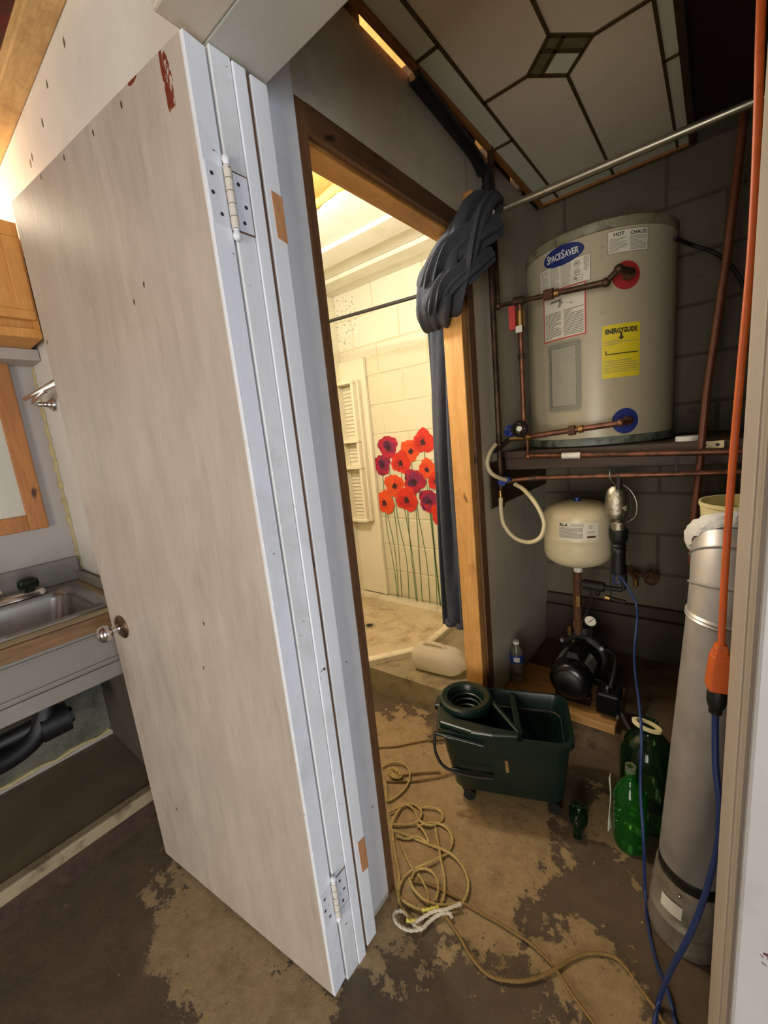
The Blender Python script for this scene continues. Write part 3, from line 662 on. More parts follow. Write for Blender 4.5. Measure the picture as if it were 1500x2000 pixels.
# poppy decal
dc = thing('poppy_decal', 'wall decal of red and crimson poppies on long thin green stems behind the shower', 'wall decal', (-1.6, YB-.002, .17))
FL = [(757,873,17,'petal_crimson'), (801,880,17,'petal_orange'), (827,862,19,'petal_red'), (746,908,15,'petal_crimson'), (783,903,17,'petal_red'), (835,916,16,'petal_orange'), (770,948,17,'petal_orange'), (809,940,19,'petal_crimson'), (795,975,19,'petal_red'), (838,978,18,'petal_crimson'), (752,981,17,'petal_orange'), (862,1006,18,'petal_red'), (853,939,15,'petal_red')]
def ycoord(d): return YB-.0015-d
for i, (x, y, r, m) in enumerate(FL):
    c = at(x, y, Y=YB-.003); ex = at(x+r, y, Y=YB-.003); R = abs(ex.x-c.x)*1.08
    n = 40; ph = random.uniform(0, 6.28)
    pts = []
    for k in range(n):
        t = 2*PI*k/n
        q = R*(1+.09*math.sin(3*t+ph)+.05*math.sin(5*t+ph*2)+.04*math.sin(11*t+ph))
        pts.append((c.x+q*math.cos(t)*1.02, ycoord(.0006+i*.0004), c.z+q*math.sin(t)*.98))
    z1 = .165; x1 = c.x+random.uniform(-.02, .05)
    sp = [(c.x, ycoord(.0002), c.z), (c.x+.01*math.sin(ph), ycoord(.0002), c.z*.72+z1*.28), (x1+.012*math.cos(ph), ycoord(.0002), c.z*.35+z1*.65), (x1, ycoord(.0002), z1)]
    S = smooth([Vector(q) for q in sp], 6); wd = .0032
    obj('stem', MB().rings([[q+Vector((-wd,0,0)), q+Vector((wd,0,0))] for q in S], False, False, False), M['stem'], dc)
    fo = obj('flower', MB().prism(pts, (0, -.0001, 0)), M[m], dc)
    for q_ in range(2):
        k1 = .62 if q_ == 0 else .42; o1 = ph+q_*2.2; cx_ = c.x+R*.22*math.cos(o1); cz_ = c.z+R*.22*math.sin(o1)
        pp = [(cx_+R*k1*(1+.14*math.sin(3*t+o1)+.07*math.sin(7*t))*math.cos(t), ycoord(.0008+i*.0004+q_*.0001), cz_+R*k1*(1+.12*math.sin(4*t+o1))*math.sin(t)*.8) for t in [2*PI*k/26 for k in range(26)]]
        obj('petal_shade', MB().prism(pp, (0, -.00005, 0)), M[{'petal_crimson': ('petal_purple', 'petal_plum'), 'petal_red': ('petal_scarlet', 'petal_red'), 'petal_orange': ('petal_flame', 'petal_orange')}[m][q_]], fo)
    cc = [(c.x+.006*math.cos(ph)+R*.26*(1+.25*math.sin(4*t+ph))*math.cos(t), ycoord(.00105+i*.0004), c.z-.006+R*.26*(1+.25*math.sin(5*t))*math.sin(t)) for t in [2*PI*k/18 for k in range(18)]]
    obj('flower_centre', MB().prism(cc, (0, -.0001, 0)), M['petal_dark'], fo)
# white jug lying on the step
jb = at(870, 1331, Z=.137); 
jc = Vector((-1.085, 1.635, .137))
jg = thing('water_jug', 'empty milky plastic jug lying on its side by the post', 'jug', jc)
ax = Vector((1, .12, 0)).normalized()
def jring(u, s, off=0, k=20):
    side = Vector((-ax.y, ax.x, 0)); out = []
    for q in range(k):
        a = 2*PI*q/k; ca, sa = math.cos(a), math.sin(a)
        e = (abs(ca)**3.2+abs(sa)**3.2)**(-1/3.2)
        out.append(jc+ax*u+side*(.068*s*e*ca)+Vector((0, 0, .066+.064*s*e*sa)))
    return out
obj('body', MB().rings([jring(-.125, .55), jring(-.12, .85), jring(-.10, .97), jring(-.03, 1), jring(.05, 1), jring(.09, .96), jring(.125, .75), jring(.15, .42), jring(.165, .26), jring(.19, .26)]), M['milky'], jg, True)
obj('cap', MB().cyl(jc+ax*.19+Vector((0,0,.066)), jc+ax*.212+Vector((0,0,.066)), .020, n=18), M['white'], jg, 40)
obj('handle', MB().tube([jc+ax*-.075+Vector((0,0,.120)), jc+ax*-.065+Vector((0,0,.143)), jc+ax*-.02+Vector((0,0,.147)), jc+ax*.03+Vector((0,0,.143)), jc+ax*.05+Vector((0,0,.122))], .009, 8, 4), M['milky'], jg, True)
# ---- charcoal curtain: bundle over the post, then a hanging length inside the shower
cu = thing('curtain', 'charcoal fleece curtain bunched round the post top and hanging into the shower', 'curtain', (-.80, 1.5, .42))
cp = [Vector(v) for v in ((-.640, 1.60, 2.135), (-.650, 1.50, 2.095), (-.668, 1.425, 2.03), (-.700, 1.385, 1.955), (-.735, 1.372, 1.885), (-.775, 1.378, 1.825), (-.820, 1.41, 1.785), (-.865, 1.47, 1.79), (-.90, 1.55, 1.84), (-.90, 1.63, 1.90))]
def loft(path, radii, n=40, sub=6, fold=.16, tw=3.2, seed=0, sm=True):
    P = smooth(path, sub); N = len(P); rs = []
    for i, q in enumerate(P):
        t = (P[min(i+1, N-1)]-P[max(i-1, 0)]).normalized()
        a = Vector((1,0,0)); a = (a-t*a.dot(t)).normalized(); b = t.cross(a)
        f = i/(N-1)*(len(radii)-1); k = min(int(f), len(radii)-2); g = f-k
        ra = radii[k][0]*(1-g)+radii[k+1][0]*g; rb = radii[k][1]*(1-g)+radii[k+1][1]*g
        ring = []
        for jx in range(n):
            th = 2*PI*jx/n; s = i/(N-1)*tw
            w_ = 1+fold*(1.25*abs(math.sin(2.5*th+s*2.5+seed))-.8)+fold*.45*math.sin(8*th+s*8.0+seed*2)+fold*.22*math.sin(13*th+s*13+1)
            ring.append(q+a*math.cos(th)*ra*w_+b*math.sin(th)*rb*w_)
        rs.append(ring)
    return MB().rings(rs)
obj('gathered_bundle', loft(cp, [(.020,.022), (.045,.045), (.060,.062), (.075,.060), (.082,.056), (.080,.058), (.066,.056), (.05,.05), (.04,.04), (.028,.03)], 96, 10, .26, 1.5), M['fleece'], cu, True)
for pth, rad in (([(-.600,1.50,2.02), (-.640,1.40,1.975), (-.700,1.335,1.93), (-.775,1.335,1.895), (-.835,1.375,1.875), (-.87,1.46,1.87)], [(.012,.03),(.026,.04),(.030,.046),(.030,.046),(.026,.04),(.012,.02)]),
                 ([(-.618,1.47,1.93), (-.660,1.375,1.875), (-.730,1.325,1.83), (-.800,1.345,1.80), (-.85,1.42,1.80)], [(.010,.02),(.024,.034),(.028,.040),(.026,.036),(.012,.02)])):
    obj('wrapped_fold', loft([Vector(q) for q in pth], rad, 60, 9, .24, .9, 1.3), M['fleece'], cu, True)
# hanging sheet
rs = []
for i in range(60):
    t = i/59; z = 1.93-(1.93-.44)*t; ring = []
    wdt = .165-.015*math.sin(PI*t)
    for k in range(49):
        f = k/48; xx = -.972+wdt*f-.030*t
        yy = 1.585+.020*math.sin(f*PI*5+.7*math.sin(t*4))*(.6+.5*t)+.008*math.sin(f*23+t*7)
        ring.append(Vector((xx, yy, z+.012*math.sin(f*3))))
    rs.append(ring)
hs = obj('hanging_length', MB().rings(rs, False, False, False), M['fleece'], cu, True)
md = hs.modifiers.new('thick', 'SOLIDIFY'); md.thickness = .006
obj('hem', MB().tube([(-1.0+.150*k/10, 1.585+.020*math.sin(k/10*PI*5+.5)*1.1-.006, .452+.006*math.sin(k)) for k in range(11)], .012, 8, 4), M['fleece'], cu, True)
obj('tie_strap', MB().tube([(-.612, 1.47, 2.06), (-.618, 1.45, 2.02), (-.640, 1.40, 1.985), (-.655, 1.385, 1.955)], .008, 6, 4), M['white'], cu, True)

# ================================================================== UTILITY CLOSET
# glass-pattern ceiling panel
cpn = thing('ceiling_panel', 'leaded-pattern diffuser panel in a wood frame on the closet ceiling', 'ceiling panel', (-.406, 1.44, 2.36))
ZP = 2.360
def pane(poly, m, name='pane'):
    obj(name, MB().prism([(x, y, ZP) for x, y in poly], (0, 0, .004)), M[m], cpn)
XL, XLi, XRi, XR = -.683, -.614, -.164, -.127
YN, YNi, YFi, YF = .660, .76, 2.115, 2.235
cxp, cyp, dd = -.388, 1.443, .088
T_, R_, Bt, L_ = (cxp, cyp-dd), (cxp+dd, cyp), (cxp, cyp+dd), (cxp-dd, cyp)
pane([(XLi, YNi), (cxp, YNi), T_, L_, (XLi, cyp)], 'pane'); pane([(cxp, YNi), (XRi, YNi), (XRi, cyp), R_, T_], 'pane')
pane([(XLi, cyp), L_, Bt, (cxp, YFi), (XLi, YFi)], 'pane'); pane([R_, (XRi, cyp), (XRi, YFi), (cxp, YFi), Bt], 'pane')
def lerp(a, b, t): return (a[0]*(1-t)+b[0]*t, a[1]*(1-t)+b[1]*t)
q1, q2, q3, q4 = lerp(T_, R_, .34), lerp(L_, Bt, .34), lerp(T_, L_, .36), lerp(R_, Bt, .36)
def cross2(a, b, c, d):
    x1,y1=a;x2,y2=b;x3,y3=c;x4,y4=d
    k=((x1-x3)*(y3-y4)-(y1-y3)*(x3-x4))/((x1-x2)*(y3-y4)-(y1-y2)*(x3-x4)); return (x1+k*(x2-x1), y1+k*(y2-y1))
ci = cross2(q1, q2, q3, q4)
pane([T_, q1, ci, q3], 'pane_dark'); pane([q3, ci, q2, L_], 'pane_dark'); pane([q1, R_, q4, ci], 'pane_dark'); pane([ci, q4, Bt, q2], 'pane_green')
for a, b in ((YN, 1.166), (1.166, 1.682), (1.682, YFi)): pane([(XL, a), (XLi, a), (XLi, b), (XL, b)], 'pane_green')
for a, b in ((YN, 1.166), (1.166, 1.698), (1.698, YFi)): pane([(XRi, a), (XR, a), (XR, b), (XRi, b)], 'pane_green')
for a, b in ((XL, XLi), (XLi, cxp), (cxp, XRi), (XRi, XR)):
    for c0, c1 in ((YFi, 2.165), (2.165, YF)): pane([(a, c0), (b, c0), (b, c1), (a, c1)], 'pane_green')
    pane([(a, YN-.05), (b, YN-.05), (b, YNi), (a, YNi)] if a > XL and b < XR else [(a, YN-.05), (b, YN-.05), (b, YN), (a, YN)], 'pane_green')
def came(a, b, wd=.009): obj('came', MB().bar((a[0], a[1], ZP-.0015), (b[0], b[1], ZP-.0015), wd, .006), M['came'], cpn)
for a, b in ((T_, R_), (R_, Bt), (Bt, L_), (L_, T_), (q1, q2), (q3, q4), (T_, (cxp, YNi)), (Bt, (cxp, YFi)), (L_, (XLi, cyp)), (R_, (XRi, cyp)), ((XLi, YNi), (XLi, YF)), ((XRi, YNi), (XRi, YF)), ((XL, YFi), (XR, YFi)), ((XL, 2.165), (XR, 2.165)), ((XLi, YNi), (XRi, YNi)), ((XL, 1.166), (XLi, 1.166)), ((XL, 1.682), (XLi, 1.682)), ((XRi, 1.166), (XR, 1.166)), ((XRi, 1.698), (XR, 1.698)), ((cxp, YFi), (cxp, YF))):
    came(a, b)
obj('frame_rail', B(-.703, XL, YN-.05, YF+.02, ZP-.012, 2.425), M['frame_oak'], cpn, bevel=.003)
obj('frame_rail', B(XR, XR+.022, YN-.05, YF+.02, ZP-.010, 2.425), M['dark_wood'], cpn, bevel=.003)
obj('frame_end', B(XL, XR, YF, YF+.02, ZP-.010, 2.425), M['frame_oak'], cpn, bevel=.003)
# steel rod crossing the closet
rd = obj('closet_rod', MB().cyl((-.67, 1.575, 2.102), (.198, 1.575, 2.093), .0115, n=16), M['conduit'], None, True); tag(rd, 'bare steel rod spanning the closet below the ceiling panel', 'rod')
# black vent pipe on the partition
vp = thing('vent_pipe', 'black plastic pipe running along the top of the partition and down behind the curtain', 'pipe', (-.68, 1.4, 2.1))
obj('long_run', MB().tube([(-.698, 1.17, 2.338), (-.698, 1.20, 2.330), (-.698, 1.36, 2.312), (-.698, 1.53, 2.292), (-.698, 1.60, 2.26)], .0205, 14, 5), M['black'], vp, True)
obj('drop_pipe', MB().tube([(-.690, 1.612, 2.28), (-.690, 1.618, 2.17), (-.690, 1.622, 2.02)], .017, 10, 4).tube([(-.690, 1.618, 2.22), (-.690, 1.618, 2.17)], .022, 10), M['black'], vp, True)
wb_ = obj('wood_cleat', B(-.719, -.680, 1.47, 1.54, 2.07, 2.155), M['header_wood'], None, bevel=.004); tag(wb_, 'wood cleat on the partition holding the steel rod end', 'cleat')
# shelf under the heater
sh = thing('heater_shelf', 'dark wooden shelf carrying the water heater', 'shelf', (-.25, 1.97, 1.2))
obj('shelf_board', B(-.718, .198, 1.706, 2.272, 1.212, 1.243), M['dark_wood'], sh, bevel=.003)
obj('ledger', B(-.719, -.712, 1.565, 2.272, 1.02, 1.211), M['dark_wood'], sh, bevel=.003)
obj('front_rail', B(-.709, .198, 1.708, 1.732, 1.165, 1.212), M['dark_wood'], sh, bevel=.003)
# ---- water heater
TC = Vector((-.406, 2.002, 0)); TR_ = .268
wh = thing('water_heater', 'squat cream electric water heater with red and blue port discs on the dark shelf', 'water heater', (TC.x, TC.y, 1.244))
def TP(th, z, off=0.):
    a = math.radians(th); return Vector((TC.x+(TR_+off)*math.sin(a), TC.y-(TR_+off)*math.cos(a), z))
obj('shell', MB().lathe(TC, [(TR_, 1.268), (TR_, 1.985)], 72), M['heater'], wh, 60)
obj('base_ring', MB().lathe(TC, [(TR_-.004, 1.245), (TR_+.003, 1.247), (TR_+.003, 1.272), (TR_, 1.276)], 72), M['heater_base'], wh, 60)
obj('top_ring', MB().lathe(TC, [(TR_, 1.980), (TR_+.004, 1.984), (TR_+.004, 2.012), (TR_-.010, 2.020), (TR_-.03, 2.022), (.0, 2.03)], 72, cap1=False), M['heater_ring'], wh, 60)
def patch(name, th0, th1, z0, z1, off, m, parent, n=14):
    top = [TP(th0+(th1-th0)*k/n, z1, off) for k in range(n+1)]; bot = [TP(th0+(th1-th0)*k/n, z0, off) for k in range(n+1)]
    return obj(name, MB().rings([bot, top], False, False, False), M[m], parent, True)
def ell(name, th, z, rx, rz, off, m, parent, n=40, mres=6, shear=0.):
    vs = [TP(th, z, off)]; fs = []
    for r in range(1, mres+1):
        for k in range(n):
            a = 2*PI*k/n; du_ = rx*math.cos(a)*r/mres
            vs.append(TP(th+math.degrees(du_/TR_), z+rz*math.sin(a)*r/mres+shear*du_, off))
    for k in range(n): fs.append((0, 1+k, 1+(k+1) % n))
    for r in range(1, mres):
        for k in range(n):
            a = 1+(r-1)*n+k; b = 1+(r-1)*n+(k+1) % n; fs.append((a, a+n, b+n, b))
    return obj(name, MB().add(vs, fs), M[m], parent, True)
def text_mesh(s, size, bold=0.0, sx=1.0):
    cu_ = bpy.data.curves.new('t', 'FONT'); cu_.body = s; cu_.size = size; cu_.align_x = 'CENTER'; cu_.align_y = 'CENTER'; cu_.offset = bold; cu_.resolution_u = 3
    ob = bpy.data.objects.new('t', cu_); COL.objects.link(ob)
    bpy.context.view_layer.update()
    me = bpy.data.meshes.new_from_object(ob.evaluated_get(bpy.context.evaluated_depsgraph_get()))
    vs = [Vector((v.co.x*sx, v.co.y, 0)) for v in me.vertices]; fs = [tuple(p.vertices) for p in me.polygons]
    bpy.data.objects.remove(ob); bpy.data.curves.remove(cu_); bpy.data.meshes.remove(me)
    return vs, fs
def tank_text(name, s, th, z, size, off, m, parent, bold=.0, sx=1., fn=None):
    vs, fs = text_mesh(s, size, bold, sx)
    f2 = fn or (lambda t_, z_, o_: TP(t_, z_, o_))
    R = TR_ if fn is None else .133
    return obj(name, MB().add([f2(th+math.degrees(v.x/R), z+v.y, off) for v in vs], fs), M[m], parent)
def lines(name, th0, th1, z0, z1, nl, off, m, parent, cols=1, gap=2.0, frac=.5, seed=1, fn=None):
    rnd = random.Random(seed); mb_ = MB(); f2 = fn or TP; cw = (th1-th0-gap*(cols-1))/cols
    for c in range(cols):
        a0 = th0+c*(cw+gap)
        for i in range(nl):
            zt = z1-(z1-z0)*i/nl; h_ = (z1-z0)/nl*frac
            e = a0+cw*(1 if rnd.random() > .25 else rnd.uniform(.4, .95))
            k = max(2, int((e-a0)/3)); 
            top = [f2(a0+(e-a0)*q/k, zt, off) for q in range(k+1)]; bot = [f2(a0+(e-a0)*q/k, zt-h_, off) for q in range(k+1)]
            mb_.rings([bot, top], False, False, False)
    return obj(name, mb_, M[m], parent)
def border(name, th0, th1, z0, z1, wd, off, m, parent, n=14, fn=None):
    f2 = fn or TP; R = TR_ if fn is None else .133; wt = math.degrees(wd/R); mb_ = MB()
    for a0, a1, b0, b1 in ((th0, th1, z0, z0+wd), (th0, th1, z1-wd, z1), (th0, th0+wt, z0+wd, z1-wd), (th1-wt, th1, z0+wd, z1-wd)):
        mb_.rings([[f2(a0+(a1-a0)*q/n, b0, off) for q in range(n+1)], [f2(a0+(a1-a0)*q/n, b1, off) for q in range(n+1)]], False, False, False)
    return obj(name, mb_, M[m], parent)
e1, e2, e3 = .0010, .0016, .0022
bd = ell('badge', -13.5, 1.945, .078, .034, e2+.0006, 'navy', wh); bd['label'] = 'navy oval badge with white lettering'
for nm, tx, th_, z_, sz, bo, sx_ in (('badge_capital', 'S', -25.4, 1.9455, .040, .0008, .60), ('badge_lettering', 'PACE', -19.2, 1.9435, .030, .0007, .68), ('badge_capital', 'S', -12.6, 1.9455, .040, .0008, .60), ('badge_lettering', 'AVER', -6.0, 1.9435, .030, .0007, .68)):
    tank_text(nm, tx, th_, z_, sz, e3+.0008, 'white_print', bd, bo, sx_)
rl = patch('rating_label', -35.5, 7.4, 1.833, 1.921, e1, 'label', wh)
border('label_border', -35.5, 7.4, 1.833, 1.921, .0012, e2, 'ink', rl)
lines('label_text', -34, -6.5, 1.836, 1.915, 19, e2, 'ink_grey', rl, 3, 1.4, .42, 3)
lines('label_text', 2.6, 6.4, 1.868, 1.915, 12, e2, 'ink_grey', rl, 1, 1, .5, 5)
for zc, tx in ((1.899, 'SP'), (1.872, 'UL')):
    mbx = MB()
    for q in range(28):
        a = 2*PI*q/28; b = 2*PI*(q+1)/28
        P_ = lambda an, r: TP(-2.2+math.degrees(r*math.cos(an)/TR_), zc+r*math.sin(an), e2)
        mbx.add([P_(a, .0085), P_(b, .0085), P_(b, .0102), P_(a, .0102)], [(0,1,2,3)])
    obj('approval_mark', mbx, M['ink'], rl); tank_text('approval_letters', tx, -2.2, zc, .010, e2, 'ink', rl, .0003)
border('approval_box', -5.6, 2.0, 1.842, 1.860, .001, e2, 'ink', rl); tank_text('approval_letters', 'G', -3.4, 1.851, .013, e2, 'ink', rl, .0006); tank_text('approval_letters', 'uaranteed', -.2, 1.850, .005, e2, 'ink', rl)
hl = patch('hot_label', 18.6, 46.8, 1.899, 1.971, e1, 'label', wh)
border('label_border', 18.6, 46.8, 1.899, 1.971, .0012, e2, 'ink', hl)
tank_text('label_heading', 'HOT', 26.0, 1.958, .016, e2, 'ink', hl, .0004); tank_text('label_heading', 'CHAUD', 39.8, 1.957, .016, e2, 'ink', hl, .0004)
lines('label_text', 19.6, 45.6, 1.903, 1.947, 11, e2, 'ink_grey', hl, 2, 2.0, .45, 8)
il = patch('instruction_label', -32, 4, 1.655, 1.835, e1*.6, 'label', wh)
border('label_border', -32, 4, 1.655, 1.835, .0045, e2, 'label_red', il)
lines('label_text', -30, 2.2, 1.662, 1.756, 17, e2, 'ink', il, 2, 2.2, .30, 11)
obj('label_picture', MB().add([TP(-18, 1.770, e2), TP(-5, 1.773, e2), TP(-6, 1.776, e2), TP(-13, 1.781, e2), TP(-15, 1.80, e2), TP(-16.5, 1.80, e2), TP(-17, 1.785, e2)], [(0,1,2,3,4,5,6)]), M['ink_grey'], il)
mbq = MB()
for k in range(7): mbq.add([TP(-24+k*1.2, 1.790+.001*(k % 3), e2), TP(-23.2+k*1.2, 1.790+.001*(k % 3), e2), TP(-23.2+k*1.2, 1.797+.002*(k % 2), e2), TP(-24+k*1.2, 1.797+.002*(k % 2), e2)], [(0,1,2,3)])
obj('label_scrawl', mbq, M['ink'], il)
yl = patch('energy_label', 15.0, 41.8, 1.486, 1.669, e1, 'label_yellow', wh)
tank_text('energy_heading', 'ENERGYGUIDE', 28.3, 1.646, .0225, e2, 'ink', yl, .0011, .70)
obj('energy_arrow', MB().add([TP(27.4, 1.640, e2), TP(28.8, 1.640, e2), TP(28.8, 1.624, e2), TP(27.4, 1.624, e2), TP(25.8, 1.625, e2), TP(30.4, 1.625, e2), TP(28.1, 1.615, e2)], [(0,1,2,3), (4,5,6)]), M['ink'], yl)
lines('label_text', 16.4, 40.6, 1.598, 1.615, 3, e2, 'ink_grey', yl, 1, 1, .35, 4)
patch('energy_scale', 17.5, 40.2, 1.567, 1.5705, e2, 'ink', yl)
patch('energy_tick', 17.2, 17.9, 1.568, 1.582, e2, 'ink', yl)
lines('label_text', 16.2, 40.4, 1.500, 1.546, 6, e2, 'ink_grey', yl, 1, 1, .25, 14)
ap = None
def rrpatch(name, th, z, hw, hh, r, off, m, parent, hole=None):
    P = rrect(-hw, hw, -hh, hh, r, 0, 5); rs_ = []
    for s in ((.02, .35, .7, 1.0) if hole is None else (hole, 1.0)):
        rs_.append([TP(th+math.degrees(q.x*s/TR_), z+q.y*(s if hole is None else 1-(1-s)*hw/hh), off(s) if callable(off) else off) for q in P])
    return obj(name, MB().rings(rs_, False, False), M[m], parent, True)
ap = rrpatch('access_panel', -14, 1.515, .066, .134, .022, .0035, 'grey_panel', wh)
border('panel_rim', -27.2, -.8, 1.390, 1.640, .011, .0062, 'grey_panel2', ap, 16)
border('panel_step', -25.0, -3.0, 1.404, 1.626, .003, .0046, 'heater_base', ap, 16)
rdn = ell('hot_disc', 31.2, 1.825, .046, .046, e2, 'red_disc', wh); rdn['label'] = 'red hot-port disc'
bdn = ell('cold_disc', 31.4, 1.328, .046, .046, e2, 'blue_disc', wh); bdn['label'] = 'blue cold-port disc'
q = TP(31.2, 1.822, .0)
obj('hot_nipple', MB().cyl(q, TP(31.2, 1.822, .042), .014, n=14).cyl(TP(31.2, 1.822, .012), TP(31.2, 1.822, .03), .020, n=6), M['rust'], wh, 40)
obj('cold_nipple', MB().cyl(TP(31.4, 1.328, 0), TP(31.4, 1.326, .042), .012, n=14).cyl(TP(31.4, 1.328, .010), TP(31.4, 1.328, .024), .017, n=6), M['rust'], wh, 40)
# ---- plumbing
def pipe(name, label, runs, m, r, extra=(), cat='pipe'):
    base = Vector(runs[0][-1]); t = thing(name, label, cat, base)
    for pts in runs: obj('run', MB().tube(pts, r, 12), m, t, 50)
    for pts in runs:
        for q in pts[1:-1]: obj('elbow', MB().sphere(q, r*1.35, 12, 8), m, t, True)
    for nm, mbb, mm in extra: obj(nm, mbb, M[mm], t, 45)
    return t
Yp = 1.665
hot_end = TP(31.2, 1.822, .045)
pipe('hot_pipe', 'old copper pipe from the ceiling along the front of the heater to its red disc', [[(-.692, Yp, 2.40), (-.690, Yp, 1.815), (-.31, Yp, 1.792), (-.272, Yp, 1.822), (hot_end.x, hot_end.y, hot_end.z)]], M['copper_old'], .0115,
     [('union', MB().cyl((-.512, Yp, 1.8055), (-.480, Yp, 1.8035), .019, n=8), 'rust'), ('coupling', MB().cyl((-.475, Yp, 1.803), (-.46, Yp, 1.802), .0145, n=12), 'brass'), ('tee', MB().cyl((-.625, Yp, 1.813), (-.585, Yp, 1.810), .016, n=12), 'copper_old')])
pipe('riser_pipe', 'old copper riser on the partition left of the heater', [[(-.696, 1.632, 2.0), (-.696, 1.632, 1.02)]], M['copper_old'], .0115)
vr = pipe('mixing_riser', 'copper riser with a red lever valve between the hot pipe and the black-wheel valve', [[(-.603, Yp+.001, 1.800), (-.603, Yp+.001, 1.32)]], M['copper'], .0105,
     [('valve_body', MB().cyl((-.603, Yp, 1.775), (-.603, Yp, 1.715), .017, n=12), 'brass'), ('red_lever', MB().obox((-.626, Yp-.02, 1.752), (1,0,0), (0,1,0), (0,0,1), .012, .006, .042), 'label_red'), ('tag', MB().obox((-.603, Yp-.018, 1.708), (1,0,0), (0,1,0), (0,0,1), .012, .003, .012), 'white'), ('coupling', MB().cyl((-.603, Yp, 1.62), (-.603, Yp, 1.60), .014, n=12), 'copper_old')])
ce = TP(31.4, 1.326, .045)
cv = pipe('cold_pipe', 'copper cold line from the blue disc past the black wheel valve along the shelf', [[(ce.x, ce.y, ce.z), (ce.x-.02, Yp, 1.324), (-.575, Yp, 1.302)], [(-.590, Yp, 1.33), (-.590, Yp, 1.222), (.198, Yp, 1.205)]], M['copper'], .0105,
     [('union', MB().cyl((-.435, Yp, 1.3115), (-.412, Yp, 1.313), .018, n=8), 'rust'), ('coupling', MB().cyl((-.40, Yp, 1.3135), (-.385, Yp, 1.3145), .014, n=12), 'brass'), ('label_sleeve', MB().cyl((-.46, Yp, 1.2192), (-.395, Yp, 1.2178), .0122, n=12), 'white'), ('valve_body', MB().cyl((-.66, Yp-.0, 1.300), (-.575, Yp, 1.302), .014, n=12).cyl((-.600, Yp, 1.302), (-.600, Yp-.05, 1.325), .011, n=10), 'brass')])
wc = Vector((-.600, Yp-.058, 1.335))
whl = obj('hand_wheel', MB().torus(wc, (0.25, -1, .15), .026, .007, 24, 8).cyl(wc, wc+Vector((.0025, -.010, .0015)), .012, n=12).bar(wc-Vector((.026,0,0)), wc+Vector((.026,0,0)), .007, .006, (0,-1,0)).bar(wc-Vector((0,0,.026)), wc+Vector((0,0,.026)), .007, .006, (0,-1,0)), M['black'], cv, True)
obj('wheel_badge', MB().cyl(wc+Vector((.0025,-.0102,.0015)), wc+Vector((.0028,-.0112,.0017)), .010, n=16), M['white'], whl)
obj('side_valve', MB().tube([(-.660, Yp, 1.300), (-.690, Yp-.02, 1.275), (-.702, 1.60, 1.255)], .010, 10), M['iron'], cv, 45)
obj('blue_wheel', MB().torus((-.648, Yp-.045, 1.332), (-.3, -1, .3), .017, .006, 18, 8).cyl((-.648, Yp, 1.302), (-.648, Yp-.045, 1.332), .007, n=8), M['blue'], cv, True)
lp = pipe('lower_pipe', 'copper pipe under the shelf with a blue lever valve at its left end', [[(-.672, Yp-.02, 1.128), (-.56, Yp, 1.135), (.198, Yp, 1.146)]], M['copper'], .0095,
     [('coupling', MB().cyl((-.588, Yp-.005, 1.133), (-.565, Yp, 1.1345), .013, n=12), 'copper_old'), ('valve_body', MB().cyl((-.698, Yp-.02, 1.126), (-.655, Yp-.018, 1.129), .013, n=12), 'brass'), ('blue_lever', MB().obox((-.676, Yp-.045, 1.130), (1,0,.35), (0,1,0), (-.35,0,1), .026, .006, .010).obox((-.676, Yp-.045, 1.130), (.4,0,1), (0,1,0), (1,0,-.4), .020, .005, .008), 'blue'), ('hanger', MB().bar((-.10, Yp, 1.10), (-.10, Yp, 1.205), .008, .010, (0,1,0)), 'iron'), ('stem_tee', MB().cyl((-.268, Yp, 1.142), (-.268, Yp, 1.09), .010, n=10), 'iron')])
# vinyl hoses
hz = 1.585
ho = obj('drain_hose', MB().tube([at(968,868,Y=hz), at(957,884,Y=hz-.03), at(952,905,Y=hz-.04), at(958,922,Y=hz-.04), at(972,932,Y=hz-.02), at(988,937,Y=hz+.02)], .0085, 12, 8), M['hose'], None, True)
tag(ho, 'short bowed cream vinyl hose above the blue lever valve', 'hose')
h2 = obj('looped_hose', MB().tube([at(1006,946,Y=hz+.03), at(1024,957,Y=hz), at(1046,983,Y=hz-.02), at(1060,1010,Y=hz-.02), at(1063,1030,Y=hz-.02), at(1054,1051,Y=hz-.02), at(1032,1059,Y=hz-.02), at(1005,1050,Y=hz-.02), at(985,1026,Y=hz-.02), at(979,1000,Y=hz-.02), at(978,972,Y=hz-.02)], .0085, 12, 8), M['hose'], None, True)
tag(h2, 'long looped cream vinyl hose hanging left of the pressure tank', 'hose')
obj('hose_barb', MB().cyl(at(978,974,Y=hz-.02), at(977,958,Y=hz-.02), .006, n=10), M['brass'], h2, True)
# copper-red slanting pipe on the right
cr = obj('slanted_pipe', MB().tube([at(1456,205,Y=1.691), at(1420,500,Y=1.691), at(1381,760,Y=1.691), at(1363,945,Y=1.691), at(1356,1010,Y=1.691), at(1350,1100,Y=1.691)], .011, 12), M['copper_red'], None, 50)
tag(cr, 'red-brown pipe slanting down right of the water heater', 'pipe')
wr = obj('heater_wire', MB().tube([TP(74, 1.94, .008), at(1350,478,Y=2.05), at(1392,492,Y=2.05), at(1418,510,Y=2.05), at(1440,536,Y=2.05), at(1452,560,Y=2.05)], .007, 8, 5), M['iron'], None, True)
tag(wr, 'dark power cable from the heater top to the right wall', 'cable')
eb = thing('junction_box', 'grey metal junction box high on the right wall of the closet', 'electrical box', (.17, 1.93, 1.68))
obj('box', B(.125, .198, 1.88, 1.98, 1.66, 1.79), M['galv'], eb, bevel=.004)
obj('conduit_stub', MB().tube([(.16, 1.93, 1.66), (.157, 1.93, 1.5), (.155, 1.93, 1.25)], .013, 10), M['black'], eb, True)
